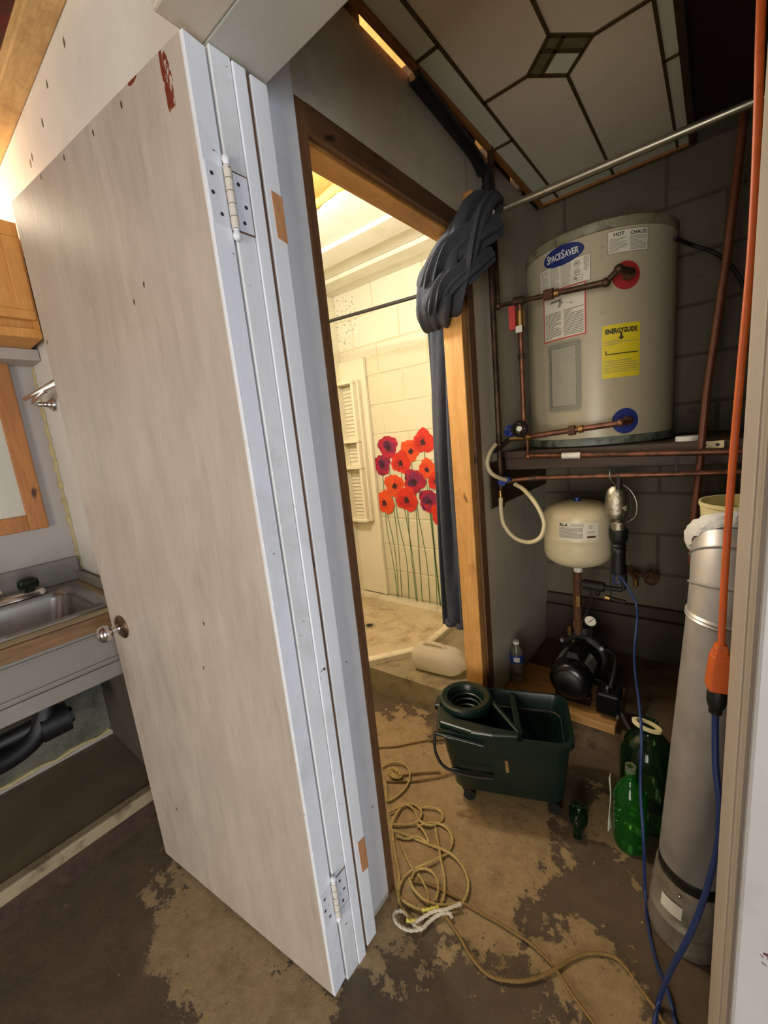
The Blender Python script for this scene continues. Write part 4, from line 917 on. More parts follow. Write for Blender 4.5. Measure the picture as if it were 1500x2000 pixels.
obj('connector', MB().cyl((.125, 1.93, 1.74), (.085, 1.93, 1.755), .014, n=12), M['iron'], eb, True)
bk = obj('shelf_bracket', B(-.045, .020, 1.700, 1.7055, 1.218, 1.242), M['cream_pail'], None, bevel=.001); tag(bk, 'small pale metal strap with two holes on the shelf edge', 'bracket')
for xx in (-.029, .003): obj('hole', MB().cyl((xx, 1.6998, 1.230), (xx, 1.6985, 1.230), .005, n=12), M['black'], bk)
ld = obj('jar_lid', MB().lathe((-.075, 1.755, 1.2435), [(.036,0),(.037,.002),(.037,.013),(.034,.016),(.0,.016)], 28, cap1=False), M['white'], None, 40); tag(ld, 'white screw lid lying on the shelf right of the heater', 'lid')
# ---- pressure tank
PC = Vector((-.441, 1.797, 0)); PR = .133
pt = thing('pressure_tank', 'cream domed pressure tank with a printed label above the black pump', 'pressure tank', (PC.x, PC.y, .72))
obj('shell', MB().lathe(PC, [(.018, .735), (.05, .742), (.10, .762), (.124, .782), (.1325, .806), (PR, .85), (PR, .871), (.1345, .874), (.1345, .880), (PR, .884), (PR, .955), (.130, .975), (.118, .994), (.095, 1.008), (.06, 1.016), (.02, 1.019), (.0, 1.0195)], 56, cap1=False), M['ptank'], pt, 60)
obj('air_cap', MB().lathe(PC, [(.016, 1.018), (.016, 1.022), (.010, 1.022), (.010, 1.034), (.0, 1.035)], 16, cap1=False), M['blue'], pt, 40)
obj('port', MB().cyl((PC.x, PC.y, .738), (PC.x, PC.y, .712), .018, n=8), M['white'], pt, 40)
def PT(th, z, off=0.):
    a = math.radians(th); return Vector((PC.x+(PR+off)*math.sin(a), PC.y-(PR+off)*math.cos(a), z))
tl = obj('tank_label', MB().rings([[PT(-17+64*k/16, .884, .0012) for k in range(17)], [PT(-17+64*k/16, .955, .0012) for k in range(17)]], False, False, False), M['label'], pt, True)
tank_text('label_heading', 'RL-4', -8.5, .946, .016, .0018, 'ink', tl, .0008, .95, PT)
lines('label_text', 2, 24, .938, .950, 2, .0018, 'ink_grey', tl, 1, 1, .4, 2, PT)
lines('label_text', -16, 22, .892, .936, 9, .0018, 'ink_grey', tl, 1, 1, .55, 6, PT)
border('label_mark', 31, 36, .932, .944, .0015, .0018, 'ink', tl, 4, PT)
lines('label_text', 28, 40, .912, .920, 2, .0018, 'ink_grey', tl, 1, 1, .4, 9, PT)
obj('label_bar', MB().rings([[PT(28+14*k/4, .894, .0018) for k in range(5)], [PT(28+14*k/4, .902, .0018) for k in range(5)]], False, False, False), M['rust'], tl)
# ---- pump on its board
bp = thing('pump_board', 'pine board on the concrete pad under the black pump', 'board', (-.49, 1.66, .1365))
obj('plank', B(-.715, -.263, 1.585, 1.72, .137, .172), M['plank'], bp, bevel=.003)
obj('plank', B(-.700, -.270, 1.726, 1.87, .137, .170), M['plank'], bp, bevel=.003)
pu = thing('jet_pump', 'black jet pump with silver stickers and a small pressure gauge on the pine board', 'pump', (-.437, 1.75, .172))
pz = .292; pxx = -.437
obj('motor', MB().lathe((pxx, 1.600, pz), [(.045,0),(.070,.006),(.080,.020),(.083,.06),(.081,.065),(.081,.195),(.084,.20),(.084,.225),(.06,.235)], 40, (0,1,0)), M['motor'], pu, 50)
obj('end_bell', MB().lathe((pxx, 1.600, pz), [(.03,-.010),(.05,-.004),(.055,0)], 30, (0,1,0)), M['black'], pu, 50)
def PM(th, y, off=.0012, r=.081):
    a = math.radians(th); return Vector((pxx+(r+off)*math.sin(a), y, pz+(r+off)*math.cos(a)))
for a0, a1 in ((-66, -30), (34, 70)):
    obj('sticker', MB().rings([[PM(a0+(a1-a0)*k/8, 1.672) for k in range(9)], [PM(a0+(a1-a0)*k/8, 1.765) for k in range(9)]], False, False, False), M['sticker'], pu, True)
obj('capacitor_cover', MB().hexa([(pxx-.034,1.66,pz+.066),(pxx+.034,1.66,pz+.066),(pxx+.034,1.80,pz+.066),(pxx-.034,1.80,pz+.066)], [(pxx-.026,1.675,pz+.104),(pxx+.026,1.675,pz+.104),(pxx+.026,1.79,pz+.104),(pxx-.026,1.79,pz+.104)]), M['motor'], pu, bevel=.008)
obj('pump_head', MB().lathe((pxx, 1.830, pz+.01), [(.07,0),(.095,.004),(.100,.012),(.100,.05),(.085,.075),(.05,.09)], 36, (0,1,0)).cyl((pxx, 1.87, pz+.09), (pxx, 1.87, pz+.135), .034, .028, 16), M['iron'], pu, 50)
for dx in (-.082, .082): obj('bolt', MB().cyl((pxx+dx, 1.834, pz+.070), (pxx+dx, 1.815, pz+.070), .009, n=6), M['sticker'], pu)
obj('foot', B(pxx-.07, pxx+.07, 1.66, 1.70, .1725, .215), M['motor'], pu, bevel=.004); obj('foot', B(pxx-.085, pxx+.085, 1.825, 1.875, .1705, .205), M['motor'], pu, bevel=.004)
obj('switch_box', B(pxx+.100, pxx+.185, 1.61, 1.70, .190, .285), M['motor'], pu, bevel=.010)
obj('switch_pipe', MB().tube([(pxx+.08, 1.84, .35), (pxx+.14, 1.80, .35), (pxx+.145, 1.66, .287)], .008, 8, 4), M['iron'], pu, True)
for q in ((pxx+.135, 1.65, .286), (pxx+.18, 1.605, .20)): obj('terminal', MB().cyl(q, (q[0], q[1], q[2]+.012), .005, n=8), M['sticker'], pu)
gc = at(1153, 1213, Y=1.79)
gg = obj('gauge', MB().cyl(gc, gc+Vector((0, .022, 0)), .026, n=26).cyl(gc+Vector((0,.012,-.02)), (gc.x-.01, 1.84, pz+.11), .007, n=8), M['iron'], pu, 40)
obj('gauge_face', MB().cyl(gc+Vector((0,-.0005,0)), gc+Vector((0,.002,0)), .022, n=26), M['label'], gg)
obj('gauge_needle', MB().bar(gc+Vector((-.008,-.0014,-.008)), gc+Vector((.012,-.0014,.012)), .0022, .001, (0,1,0)), M['ink'], gg)
obj('pump_stem', MB().cyl((-.445, 1.80, pz+.13), (-.4445, 1.797, .7115), .016, n=14), M['rust'], pu, 40)
obj('brass_fitting', MB().cyl((-.4452, 1.797, .555), (-.4452, 1.797, .605), .019, n=8), M['brass'], pu, 40)
obj('brass_fitting', MB().cyl((-.4452, 1.797, .452), (-.4452, 1.797, .49), .020, n=8), M['rust'], pu, 40)
obj('tank_tee', MB().tube([(-.4445, 1.797, .668), (-.40, 1.797, .655), (-.28, 1.797, .655), (-.268, 1.797, .665), (-.268, 1.797, .76)], .011, 10).cyl((-.42, 1.797, .658), (-.34, 1.797, .655), .021, n=12), M['iron'], pu, 50)
obj('drain_cock', MB().cyl((-.362, 1.797, .655), (-.362, 1.775, .625), .010, n=10).cyl((-.33, 1.79, .615), (-.262, 1.79, .606), .009, n=10), M['iron'], pu, 40)
obj('cock_fitting', MB().cyl((-.335, 1.788, .616), (-.318, 1.788, .613), .012, n=8), M['brass'], pu, 40)
obj('bleed_plug', MB().cyl((pxx-.055, 1.84, pz+.095), (pxx-.055, 1.84, pz+.135), .010, n=8), M['brass'], pu, 40)
obj('sensor_tube', MB().tube([(-.40, 1.79, .655), (-.385, 1.785, .60), (-.405, 1.79, .54), (-.43, 1.80, .47)], .004, 6, 6), M['iron'], pu, True)
ph = obj('pump_hose', MB().tube([(pxx+.186, 1.63, .215), (-.20, 1.56, .19), (-.13, 1.56, .155), (-.05, 1.60, .155), (.06, 1.66, .16), (.19, 1.72, .17)], .009, 8, 6), M['iron'], None, True)
tag(ph, 'black cable curving from the pump to the right wall', 'cable')
hv = thing('hose_bib', 'hose bib with a dark red round handle on the block wall', 'valve', (-.23, 2.26, .575))
wv = at(1272, 1130, Y=2.16)
obj('spout', MB().tube([(wv.x-.10, 2.278, wv.z+.005), (wv.x-.09, 2.20, wv.z+.004), (wv.x-.065, 2.17, wv.z-.01), (wv.x-.06, 2.15, wv.z-.045)], .012, 10, 4), M['brass'], hv, True)
obj('bonnet', MB().cyl((wv.x-.085, 2.20, wv.z+.004), wv+Vector((0,.004,0)), .010, n=10), M['rust'], hv, 40)
obj('round_handle', MB().torus(wv, (.55, -1, .1), .027, .007, 24, 8).bar(wv-Vector((.024,.012,0)), wv+Vector((.024,.012,0)), .008, .005, (0,-1,0)).bar(wv-Vector((0,0,.027)), wv+Vector((0,0,.027)), .008, .005, (0,-1,0)), M['rust'], hv, True)
# ---- trouble lamp hanging from the lower pipe
lx, ly = -.274, 1.70
wl_ = thing('work_lamp', 'caged trouble lamp with a foil-like reflector hanging from the lower pipe', 'work lamp', (lx, ly, .75))
obj('hook', MB().tube([(lx-.02, Yp+.012, 1.162), (lx-.02, Yp-.012, 1.162), (lx-.02, Yp-.015, 1.135), (lx-.006, ly-.03, 1.105), (lx, ly-.01, 1.085)], .003, 6, 6), M['conduit'], wl_, True)
sh_ = []
for z, r in ((.962, .024), (.978, .033), (1.00, .036), (1.04, .036), (1.075, .032), (1.096, .022), (1.104, .008)):
    sh_.append([Vector((lx-.010+r*math.cos(a)*(1 if True else 1), ly+r*math.sin(a)*.9, z)) for a in [math.radians(150+235*k/24) for k in range(25)]])
rf = obj('reflector', MB().rings(sh_, False, False, False), M['foil'], wl_, True)
mdd = rf.modifiers.new('thick', 'SOLIDIFY'); mdd.thickness = .002
for a in (-10, 55, 100):
    aa = math.radians(a); obj('cage_wire', MB().tube([(lx+.02*math.cos(aa), ly+.02*math.sin(aa), .955), (lx+.055*math.cos(aa), ly+.045*math.sin(aa), .985), (lx+.058*math.cos(aa), ly+.048*math.sin(aa), 1.04), (lx+.035*math.cos(aa), ly+.03*math.sin(aa), 1.085), (lx, ly, 1.108)], .0018, 6, 5), M['conduit'], wl_, True)
obj('bulb', MB().lathe((lx, ly, .955), [(.012,0),(.014,.02),(.026,.045),(.028,.065),(.020,.085),(.0,.093)], 20, cap1=False), M['milky'], wl_, True)
obj('socket_band', MB().lathe((lx, ly, .930), [(.024,0),(.024,.030),(.020,.034)], 24), M['foil'], wl_, 40)
obj('handle', MB().lathe((lx, ly, .755), [(.016,0),(.024,.004),(.026,.03),(.024,.085),(.027,.10),(.023,.106),(.027,.114),(.023,.122),(.028,.132),(.032,.145),(.033,.176),(.025,.178)], 28), M['black'], wl_, 50)
obj('cord', MB().tube([(lx+.002, ly, .757), at(1236,1165,Y=1.68), at(1245,1200,Y=1.63), at(1239,1285,Y=1.50), at(1249,1380,Y=1.30), at(1253,1440,Y=1.22), at(1251,1540,Y=1.185), at(1257,1640,Y=1.13), at(1260,1740,Z=.012), at(1266,1810,Z=.006), at(1282,1880,Z=.006), at(1300,1925,Z=.018), at(1313,1970,Z=.006), at(1325,2030,Z=.006)], .0042, 8, 8), M['blue_cord'], wl_, True)
obj('cord_loop', MB().tube([(lx-.008, ly-.004, .765), (lx-.014, ly-.01, .735), (lx-.006, ly-.014, .718), (lx+.006, ly-.006, .728), (lx+.004, ly, .76)], .004, 8, 5), M['blue_cord'], wl_, True)
# ---- extension cord pair
ec = thing('orange_extension_cord', 'thick orange extension cord hanging with its square socket end', 'extension cord', (.02, .82, .90))
ocp = [at(1489,-60,Y=.82), at(1485,60,Y=.82), at(1478,300,Y=.82), at(1467,500,Y=.82), at(1449,700,Y=.82), at(1433,880,Y=.82), at(1421,1040,Y=.82), at(1413,1170,Y=.82), at(1409,1262,Y=.82)]
obj('cord', MB().tube(ocp, .0052, 12, 5), M['orange'], ec, True)
c1 = at(1409, 1258, Y=.82); c2 = at(1402, 1346, Y=.82); ad = (c2-c1).normalized(); au = Vector((1, .25, 0)); au = (au-ad*au.dot(ad)).normalized(); av = ad.cross(au)
def sq(c, a, b, ch=.25):
    return [c+au*x*a+av*y*b for x, y in ((1,1-ch),(1-ch,1),(-1+ch,1),(-1,1-ch),(-1,-1+ch),(-1+ch,-1),(1-ch,-1),(1,-1+ch))]
L_ = (c2-c1).length
obj('socket_end', MB().rings([sq(c1+ad*L_*t, w_, d_) for t, w_, d_ in ((0,.0075,.0075),(.10,.0095,.0095),(.16,.0095,.0095),(.17,.0115,.0105),(.24,.0115,.0105),(.26,.0135,.012),(.55,.0150,.013),(.90,.0162,.0135),(1.0,.0150,.013))]), M['orange'], ec, bevel=.0012)
bc = thing('blue_extension_cord', 'blue extension cord plugged by its black end into the orange socket', 'extension cord', (.016, .82, .84))
c3 = at(1397, 1392, Y=.82); L2 = (c3-c2).length; ab = (c3-c2).normalized()
obj('plug', MB().lathe(c2+ab*.0005, [(.0135,0),(.0145,L2*.2),(.0140,L2*.5),(.0115,L2*.72),(.0095,L2*.78),(.0095,L2*.98),(.006,L2)], 20, ab), M['black'], bc, 40)
obj('cord', MB().tube([c3-ab*.004, at(1397,1430,Y=.82), at(1398,1500,Y=.81), at(1405,1570,Y=.80), at(1401,1650,Y=.80), at(1385,1720,Y=.80), at(1366,1780,Y=.80), at(1340,1840,Y=.80), at(1310,1895,Y=.83), at(1290,1945,Z=.030), at(1280,1990,Z=.008), at(1274,2040,Z=.006)], .0052, 10, 8), M['blue_cord'], bc, True)

# ================================================================== DUCT, PAIL, BOTTLES, BUCKET
DB = Vector((-.018, 1.10, 0)); DT = Vector((.034, 1.10, .90)); dax = (DT-DB).normalized()
du_ = thing('vent_duct', 'galvanised sheet-metal duct standing by the right jamb with a foil-wrapped foot', 'duct', DB)
r = .073
def DP(s): return DB+dax*s
obj('foot_wrap', MB().lathe(DB, [(r+.006,.002),(r+.009,.03),(r+.007,.07),(r+.010,.076),(r+.010,.082),(r+.006,.088),(r+.007,.13),(r+.004,.185),(r+.002,.196)], 48, dax), M['duct_tape'], du_, 60)
obj('strap', MB().lathe(DP(.196), [(r-.002,0),(r-.0005,.001),(r-.0005,.034),(r-.002,.036)], 48, dax, False, False), M['black'], du_, 60)
obj('main_pipe', MB().lathe(DP(.225), [(r-.003,0),(r,.004),(r,.672)], 64, dax, True, False), M['galv'], du_, 60)
obj('seam_ring', MB().lathe(DP(.895), [(r,0),(r+.004,.004),(r+.001,.008),(r+.004,.012),(r,.017)], 48, dax, False, False), M['galv'], du_, 60)
# adjustable elbow: gores turning back
E0 = DP(.912); bend = Vector((-.10, 1, 0)); bend = (bend-dax*bend.dot(dax)).normalized(); rs = []
cpt = E0.copy(); dirv = dax.copy()
def ringat(c, d, rr, n=48):
    side = Vector((1, -.25, 0)); side = (side-d*side.dot(d)).normalized(); o2 = d.cross(side)
    return [c+side*math.cos(2*PI*k/n)*rr+o2*math.sin(2*PI*k/n)*rr for k in range(n)]
gor = MB(); steps = [(0,.0),(14,.055),(14.5,.012),(32,.055),(32.5,.010),(50,.032),(50.5,.016)]
RR = []
for k, (ang, ln) in enumerate(steps):
    an = math.radians(ang); dirv = dax*math.cos(an)+bend*math.sin(an); cpt = cpt+dirv*ln
    RR.append((cpt.copy(), dirv.copy()))
rings_ = []
for k, (c, d) in enumerate(RR):
    rings_.append(ringat(c, d, r))
    if k in (1, 3, 5): rings_ += [ringat(c+d*.003, d, r+.0045), ringat(c+d*.006, d, r)]
obj('elbow', MB().rings(rings_, False, False), M['galv'], du_, 50)
ce_, de_ = RR[-1]
obj('tape_ring', MB().rings([[q+Vector((random.uniform(-1,1), random.uniform(-1,1), random.uniform(-1,1)))*.0022 for q in ringat(ce_+de_*s, de_, rr)] for s, rr in ((-.030, r+.001), (-.022, r+.009), (-.008, r+.013), (.004, r+.012), (.010, r+.004), (.004, r-.004), (-.012, r-.005))], False, False), M['plaster'], du_, 30)
obj('foot_label', MB().rings([[DP(z)+ (Vector((-math.sin(a), -math.cos(a), 0)))*(r+.0095) for a in [math.radians(8+34*k/8) for k in range(9)]] for z in (.115, .155)], False, False, False), M['label'], du_, True)
q = DP(.186)+Vector((-.02, -.079, 0)); obj('screw', MB().sphere(q, .005, 10, 6), M['chrome'], du_, True)
dw = obj('bail_wire', MB().tube([at(1358,1032,Y=1.20), at(1370,1022,Y=1.20), at(1390,1014,Y=1.215), at(1420,1008,Y=1.21), at(1450,998,Y=1.21)], .0032, 6, 6), M['iron'], None, True); tag(dw, 'thin black wire arching over the duct elbow in front of the cream pail', 'wire')
# cream pail on a post stand
pc = Vector((.072, 1.43, 0))
stn = obj('pail_stand', B(pc.x-.08, pc.x+.08, pc.y-.08, pc.y+.08, .0, .864), M['dark_wood'], None, bevel=.004); tag(stn, 'dark wooden stand behind the duct carrying the cream pail', 'stand')
pl_ = thing('plastic_pail', 'cream plastic pail behind the top of the metal duct', 'pail', (pc.x, pc.y, .865))
obj('body', MB().lathe((pc.x, pc.y, .865), [(.088,0),(.092,.02),(.096,.155),(.099,.157),(.099,.170),(.097,.173),(.102,.222),(.105,.224),(.105,.234),(.100,.234),(.094,.16),(.086,.006),(.0,.006)], 48, cap1=False), M['cream_pail'], pl_, 40)
# water bottle on the pad
wbm = Vector((-.688, 1.700, .1725))
wb2 = thing('water_bottle', 'small clear water bottle with a blue label standing by the partition', 'bottle', wbm)
obj('body', MB().lathe(wbm, [(.024,0),(.030,.004),(.031,.03),(.028,.036),(.031,.044),(.028,.052),(.031,.060),(.028,.068),(.031,.078),(.031,.128),(.027,.150),(.016,.172),(.0125,.180),(.0125,.186)], 24, cap1=False), M['water'], wb2, True)
obj('label', MB().lathe(wbm, [(.0316,.100),(.0318,.101),(.0318,.137),(.0312,.138)], 24, cap0=False, cap1=False), M['blue'], wb2, True)
obj('label_badge', MB().rings([[wbm+Vector((.0323*math.sin(a), -.0323*math.cos(a), .108)) for a in [math.radians(-5+50*k/6) for k in range(7)]], [wbm+Vector((.0323*math.sin(a), -.0323*math.cos(a), .131)) for a in [math.radians(-5+50*k/6) for k in range(7)]]], False, False, False), M['white'], wb2, True)
obj('cap', MB().lathe(wbm, [(.014,.186),(.0142,.187),(.0142,.199),(.013,.200),(.0,.200)], 20, cap1=False), M['white'], wb2, 40)
# green bottles
gj = Vector((-.138, 1.405, 0))
gb = thing('green_jug', 'large dark green plastic jug with a pale strap ring on the floor beside the duct', 'jug', gj)
obj('body', MB().lathe(gj, [(.060,.001),(.076,.006),(.080,.03),(.078,.045),(.080,.06),(.078,.075),(.080,.09),(.078,.105),(.080,.12),(.080,.215),(.078,.255),(.068,.290),(.046,.318),(.030,.328),(.026,.340)], 40, cap1=False), M['pet_green2'], gb, True)
tr = at(1263, 1420, Y=1.36)
obj('strap_ring', MB().rings([[Vector((tr.x, 1.36, .0))+Vector(((.040*rr)*math.cos(2*PI*k/32), .022*rr*math.sin(2*PI*k/32), tr.z-.006*math.cos(2*PI*k/32)+dz)) for k in range(32)] for rr, dz in ((1, 0), (1.02, .010), (.72, .011), (.70, .001), (1, 0))], False, False), M['cream_pail'], gb, 40)
obj('strap_neck', MB().lathe((gj.x, gj.y, .338), [(.027,0),(.029,.002),(.029,.03),(.0,.03)], 20, cap1=False), M['pet_green2'], gb, 40)
gs = Vector((-.168, 1.272, 0))
gk = thing('green_bottle', 'ribbed bright green soda bottle standing open in front of the large jug', 'bottle', gs)
prof = [(.034,.001),(.043,.006),(.046,.025)]
for k in range(6): prof += [(.0465,.034+k*.022), (.0435,.043+k*.022), (.0435,.048+k*.022)]
prof += [(.0465,.172),(.045,.190),(.037,.212),(.024,.232),(.0145,.246),(.0135,.262),(.0165,.264),(.0165,.268),(.0135,.270),(.0135,.290)]
obj('body', MB().lathe(gs, prof, 32, cap1=False), M['pet_green'], gk, True)
obj('neck_finish', MB().lathe(gs, [(.0142,.272),(.0150,.274),(.0150,.280),(.0142,.282),(.0142,.286),(.0150,.288),(.0150,.292),(.0118,.292),(.0118,.27)], 24, cap0=False, cap1=False), M['water'], gk, True)
sp_ = [at(1197,1493,Y=1.25), at(1212,1484,Y=1.25)]
lb = []
for i in range(9):
    t = i/8; z = .225-.205*t
    lb.append([Vector((-.226+.003*math.sin(t*5)+.008*max(0, t-.7)*3*k2, 1.262+.004*math.sin(t*3)+k2*.018, z)) for k2 in (0, .5, 1, 1.4)])
lbo = obj('peeling_label', MB().rings(lb, False, False, False), M['label'], gk, True)
mdd = lbo.modifiers.new('thick', 'SOLIDIFY'); mdd.thickness = .0012
bq = Vector((-.318, 1.262, .030)); bd_ = Vector((.20, -1, -.05)).normalized()
sb = thing('small_green_bottle', 'small pale green bottle lying on the floor with its neck forward beside the bucket', 'bottle', (bq.x, bq.y, 0))
obj('body', MB().lathe(bq-bd_*.06, [(.018,.026),(.026,.03),(.030,.042),(.030,.072),(.027,.086),(.018,.102),(.0115,.112),(.0115,.124)], 28, bd_, cap1=False), M['pet_green2'], sb, True)
obj('neck_finish', MB().lathe(bq+bd_*.064, [(.0125,0),(.0142,.002),(.0142,.014),(.010,.014),(.010,0)], 20, bd_, False, False), M['pet_green2'], sb, 40)
# ---- mop bucket
BC = Vector((-.575, 1.268, 0)); ang = math.radians(21); bu = Vector((math.cos(ang), math.sin(ang), 0)); bv = Vector((-math.sin(ang), math.cos(ang), 0))
def BL(u, v, z): return BC+bu*u+bv*v+Vector((0, 0, z))
def bring(a0, a1, b, rr, z, n=7, bulge=0.):
    out = []
    for p_ in rrect(a0, a1, -b, b, rr, 0, n):
        f = max(0, 1-abs((p_.x-(a0+a1)/2)/((a1-a0)/2))**2)
        out.append(BL(p_.x, p_.y*(1+bulge*f), z+.006*f))
    return out
mbk = thing('mop_bucket', 'dark green plastic mop bucket with a round cone wringer and casters', 'mop bucket', BC)
A0, A1 = -.225, .222
obj('body', MB().rings([bring(A0+.055, A1-.035, .100, .035, .062), bring(A0+.045, A1-.028, .108, .04, .075), bring(A0+.022, A1-.012, .122, .04, .22), bring(A0+.012, A1-.006, .126, .04, .300), bring(A0-.004, A1+.008, .138, .045, .302, bulge=.03), bring(A0-.004, A1+.008, .138, .045, .322, bulge=.03), bring(A0+.008, A1-.006, .126, .04, .324, bulge=.03), bring(A0+.016, A1-.014, .120, .038, .30), bring(A0+.05, A1-.04, .098, .035, .10), bring(A0+.055, A1-.045, .09, .03, .085)]), M['green'], mbk, 40)
rim = bring(A0+.024, A1-.016, .1165, .038, .262); 
obj('inner_ledge', MB().rings([rim, bring(A0+.028, A1-.020, .113, .036, .262), bring(A0+.028, A1-.020, .113, .036, .256), bring(A0+.024, A1-.016, .1165, .038, .256)], False, False), M['conduit'], mbk, 40)
obj('notch_sliver', MB().obox(BL(.012, -.1225, .205), bu, bv, (0,-.14,1), .006, .004, .026), M['rope_brown'], mbk, bevel=.002)  # added tan sliver standing for the floor seen through a body notch
obj('rib', MB().obox(BL(-.11, -.117, .155), bu, bv, (0,0,1), .075, .003, .006), M['green'], mbk, bevel=.002)
wg = obj('wringer', MB().lathe(BL(-.135, .015, .352), [(.070,-.020),(.094,-.016),(.098,-.004),(.096,.010),(.088,.016),(.070,.014),(.064,.004),(.060,-.016),(.056,-.018),(.055,-.034),(.050,-.036),(.049,-.055),(.044,-.057),(.040,-.11),(.010,-.14)], 48, cap0=False), M['green'], mbk, 40)
obj('wringer_cone', MB().lathe(BL(-.135, .015, .352), [(.090,-.016),(.072,-.10),(.050,-.20),(.030,-.24)], 40, cap0=False), M['green_dark'], wg, True)
fr = MB()
fr.prism([BL(-.236, -.03, .326), BL(-.215, -.120, .326), BL(-.10, -.150, .326), BL(-.03, -.152, .326), BL(.055, -.142, .326), BL(.062, -.118, .326), BL(-.02, -.112, .326), BL(-.09, -.10, .326), BL(-.16, -.085, .326), BL(-.20, -.03, .326)], (0, 0, .020))
fr.prism([BL(.062, -.140, .326), BL(.064, -.112, .326), BL(-.040, .040, .338), BL(-.055, .028, .338)], (0, 0, .016))
obj('wringer_frame', fr, M['green'], wg, bevel=.006)
obj('wringer_strut', MB().bar(BL(.058, -.115, .33), BL(.03, .118, .318), .022, .012), M['green'], wg, bevel=.004)
obj('side_lug', MB().obox(BL(-.238, .005, .330), bu, bv, (0,0,1), .012, .030, .012), M['green'], wg, bevel=.004)
obj('bail_handle', MB().tube([BL(A0-.006, -.115, .30), BL(A0-.012, -.125, .26), BL(A0-.004, -.135, .215), BL(A0+.03, -.140, .175), BL(A0+.12, -.140, .16), BL(A0+.19, -.140, .165)], .0055, 8, 5), M['iron'], mbk, True)
obj('handle_grip', MB().tube([BL(A0-.002, -.142, .316), BL(-.12, -.150, .306), BL(-.06, -.152, .300)], .006, 8, 4), M['green'], mbk, True)
for u, v in ((A0+.085, -.075), (A0+.085, .075), (A1-.065, -.075), (A1-.065, .075)):
    c = obj('caster', MB().cyl(BL(u, v, .064), BL(u, v, .048), .018, n=14).obox(BL(u+.006, v-.013, .036), bu, bv, (0,0,1), .012, .002, .016).obox(BL(u+.006, v+.013, .036), bu, bv, (0,0,1), .012, .002, .016), M['black'], mbk, 40)
    obj('wheel', MB().cyl(BL(u+.010, v-.010, .022), BL(u+.010, v+.010, .022), .022, n=20), M['black'], c, 40)

# ================================================================== ROPES on the floor
def fl(x, y, z=.006): 
    q = at(x, y, Z=z); return q
def crop(pts, x0=700, y0=1250, s=3.0): return [(x0+a/s, y0+b/s) for a, b in pts]
def strand(mb_, pts, r, z0=.006, hump=.006, seed=0, sub=8, n=9):
    rnd = random.Random(seed); P = []
    for i, (x, y) in enumerate(pts): P.append(fl(x, y, z0+hump*rnd.random()))
    return mb_.tube(P, r, n, sub, 420, 3)
rp = thing('rope_pile', 'loose pile of yellowed twisted rope on the floor by the door jamb', 'rope', (-.58, .85, 0))
loops = [
 [(180,1010),(215,992),(260,975),(310,962),(352,978),(370,1020),(345,1062),(290,1082),(235,1084),(190,1078)],
 [(192,1118),(200,1070),(225,1015),(262,975),(300,972),(330,1000),(352,1050),(400,1082),(450,1082),(488,1060),(492,1020),(465,990),(420,978),(370,985)],
 [(190,1110),(240,1130),(300,1150),(420,1200),(530,1245),(600,1310),(642,1400),(640,1480),(615,1530),(600,1542)],
 [(345,1095),(400,1075),(460,1072),(515,1098),(548,1150),(548,1200),(515,1255),(420,1300),(320,1345),(262,1400),(236,1480),(246,1550),(285,1605),(335,1650)],
 [(312,1405),(330,1358),(380,1338),(430,1358),(464,1410),(468,1470),(452,1530)],
 [(300,1395),(322,1455),(385,1520),(460,1552),(540,1552),(600,1540)],
 [(198,1110),(208,1200),(222,1290),(240,1390),(232,1480),(262,1525),(330,1568),(410,1590),(490,1572)],
 [(452,1100),(470,1200),(485,1290),(505,1390),(505,1480),(488,1550)],
 [(345,1075),(390,1130),(410,1190),(350,1150),(280,1165),(220,1150)],
 [(350,1370),(390,1440),(410,1500),(408,1550)],
 [(245,1190),(290,1290),(330,1360)],
]
for i, Lp in enumerate(loops):
    obj('strand', strand(MB(), crop(Lp), .0040 if i < 9 else .0030, .006, .010, i), M['rope'], rp, True)
wrp = thing('white_rope', 'frayed off-white rope loop with yellow flecks at the near end of the rope pile', 'rope', (-.63, .74, 0))
obj('strand', strand(MB(), crop([(372,1692),(300,1700),(240,1672),(210,1628),(222,1592),(262,1590),(295,1625),(330,1672),(372,1690),(420,1645),(480,1605),(530,1600),(548,1625)]), .0046, .012, .006, 3), M['rope_white'], wrp, True)
obj('strand', strand(MB(), crop([(330,1655),(390,1618),(440,1590),(500,1582),(560,1560),(600,1545)]), .0044, .016, .006, 5), M['rope_white'], wrp, True)
obj('yellow_strand', strand(MB(), crop([(372,1585),(420,1578),(470,1566)]), .0046, .018, .004, 6), M['rope_yellow'], wrp, True)
obj('yellow_strand', strand(MB(), crop([(280,1640),(310,1646),(342,1640)]), .0046, .018, .003, 7), M['rope_yellow'], wrp, True)
cr2 = thing('rope_coil', 'small knotted rope coil on the floor behind the rope pile', 'rope', (-.80, 1.1, 0))
obj('strand', strand(MB(), crop([(140,745),(185,722),(245,720),(290,750),(302,800),(282,858),(235,910),(175,942),(165,900),(160,838)]), .0040, .006, .008, 11), M['rope'], cr2, True)
kn_ = [(215+42*(1-.05*k)*math.cos(k*.9), 778+34*(1-.045*k)*math.sin(k*.9+.3)) for k in range(18)]
obj('knot', strand(MB(), crop(kn_), .0040, .010, .016, 12), M['rope'], cr2, True)
obj('strand', strand(MB(), crop([(230,800),(300,786),(400,776),(480,770)]), .0036, .006, .003, 13), M['rope_brown'], cr2, True)
obj('strand', strand(MB(), crop([(160,828),(300,828),(420,812),(520,788),(580,764),(640,735)]), .0034, .006, .003, 14), M['rope_brown'], cr2, True)
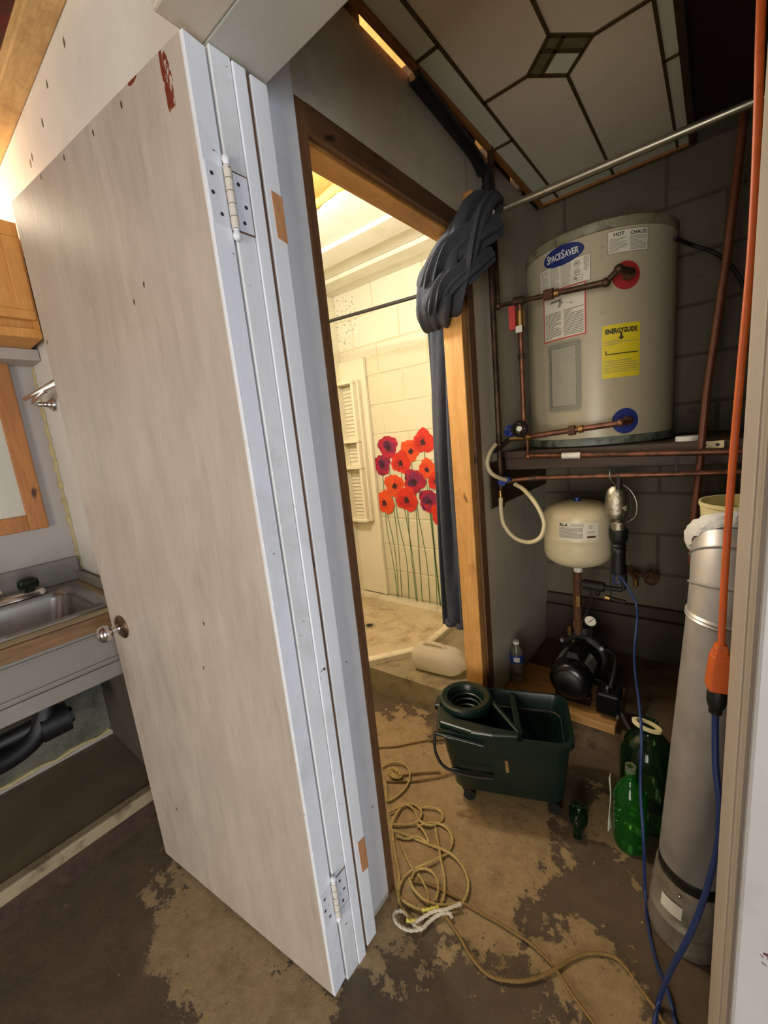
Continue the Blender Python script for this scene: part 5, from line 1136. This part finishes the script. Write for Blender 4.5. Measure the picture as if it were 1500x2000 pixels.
tb = obj('thin_cord', strand(MB(), crop([(60,640),(130,630),(230,622),(350,597),(470,580),(560,575),(640,580)]), .0030, .006, .001, 15), M['rope_brown'], None, True); tag(tb, 'single brown cord running to the far left of the bucket', 'cord')
lr = obj('brown_line', strand(MB(), crop([(300,1420),(400,1425),(520,1480),(620,1540),(720,1600),(830,1660),(930,1725),(1030,1795)])+[(1084,1891),(1120,1945),(1161,2000),(1200,2050)], .0036, .006, .004, 16), M['rope_brown'], None, True); tag(lr, 'long brown cord running from the rope pile straight to the lower edge', 'cord')
lr2 = obj('brown_line', strand(MB(), [(872,1792),(895,1825),(920,1868),(955,1905),(1000,1916),(1042,1912),(1084,1893),(1115,1874),(1150,1862),(1196,1867),(1225,1893),(1245,1923),(1273,1961),(1300,2005)], .0040, .006, .004, 17), M['rope_brown'], None, True); tag(lr2, 'brown rope curving in an S across the dark floor toward the blue cord', 'rope')

# ================================================================== lamps that light the rooms (just out of the picture)
mg = bpy.data.materials.new('lit_bulb'); mg.use_nodes = True
mg.node_tree.nodes['Principled BSDF'].inputs['Emission Color'].default_value = (1.0, .88, .66, 1); mg.node_tree.nodes['Principled BSDF'].inputs['Emission Strength'].default_value = 6
def lamp(name, label, x, y, z, up):
    t = thing(name, label, 'lamp', (x, y, z+.05 if up else z-.12))
    k = 1 if up else -1
    obj('bulb', MB().sphere((x, y, z), .030, 16, 10), mg, t, True)
    obj('socket', MB().cyl((x, y, z+k*.028), (x, y, z+k*.085), .018, n=16), M['white'], t, 40)
    if up: obj('stem', MB().cyl((x, y, z+.084), (x, y, 2.474), .006, n=8).cyl((x, y, 2.455), (x, y, 2.4745), .045, n=20), M['white'], t, 40)
    else: obj('base', MB().cyl((x, y, z-.085), (x, y, 2.1785), .045, n=24), M['white'], t, 40)
lamp('pendant_bulb', 'bare bulb on a white stem lighting the cream shower room', -1.32, 1.00, 2.14, True)
lamp('vanity_bulb', 'bare bulb in a white holder on top of the maple cabinet', -2.02, .255, 2.30, False)
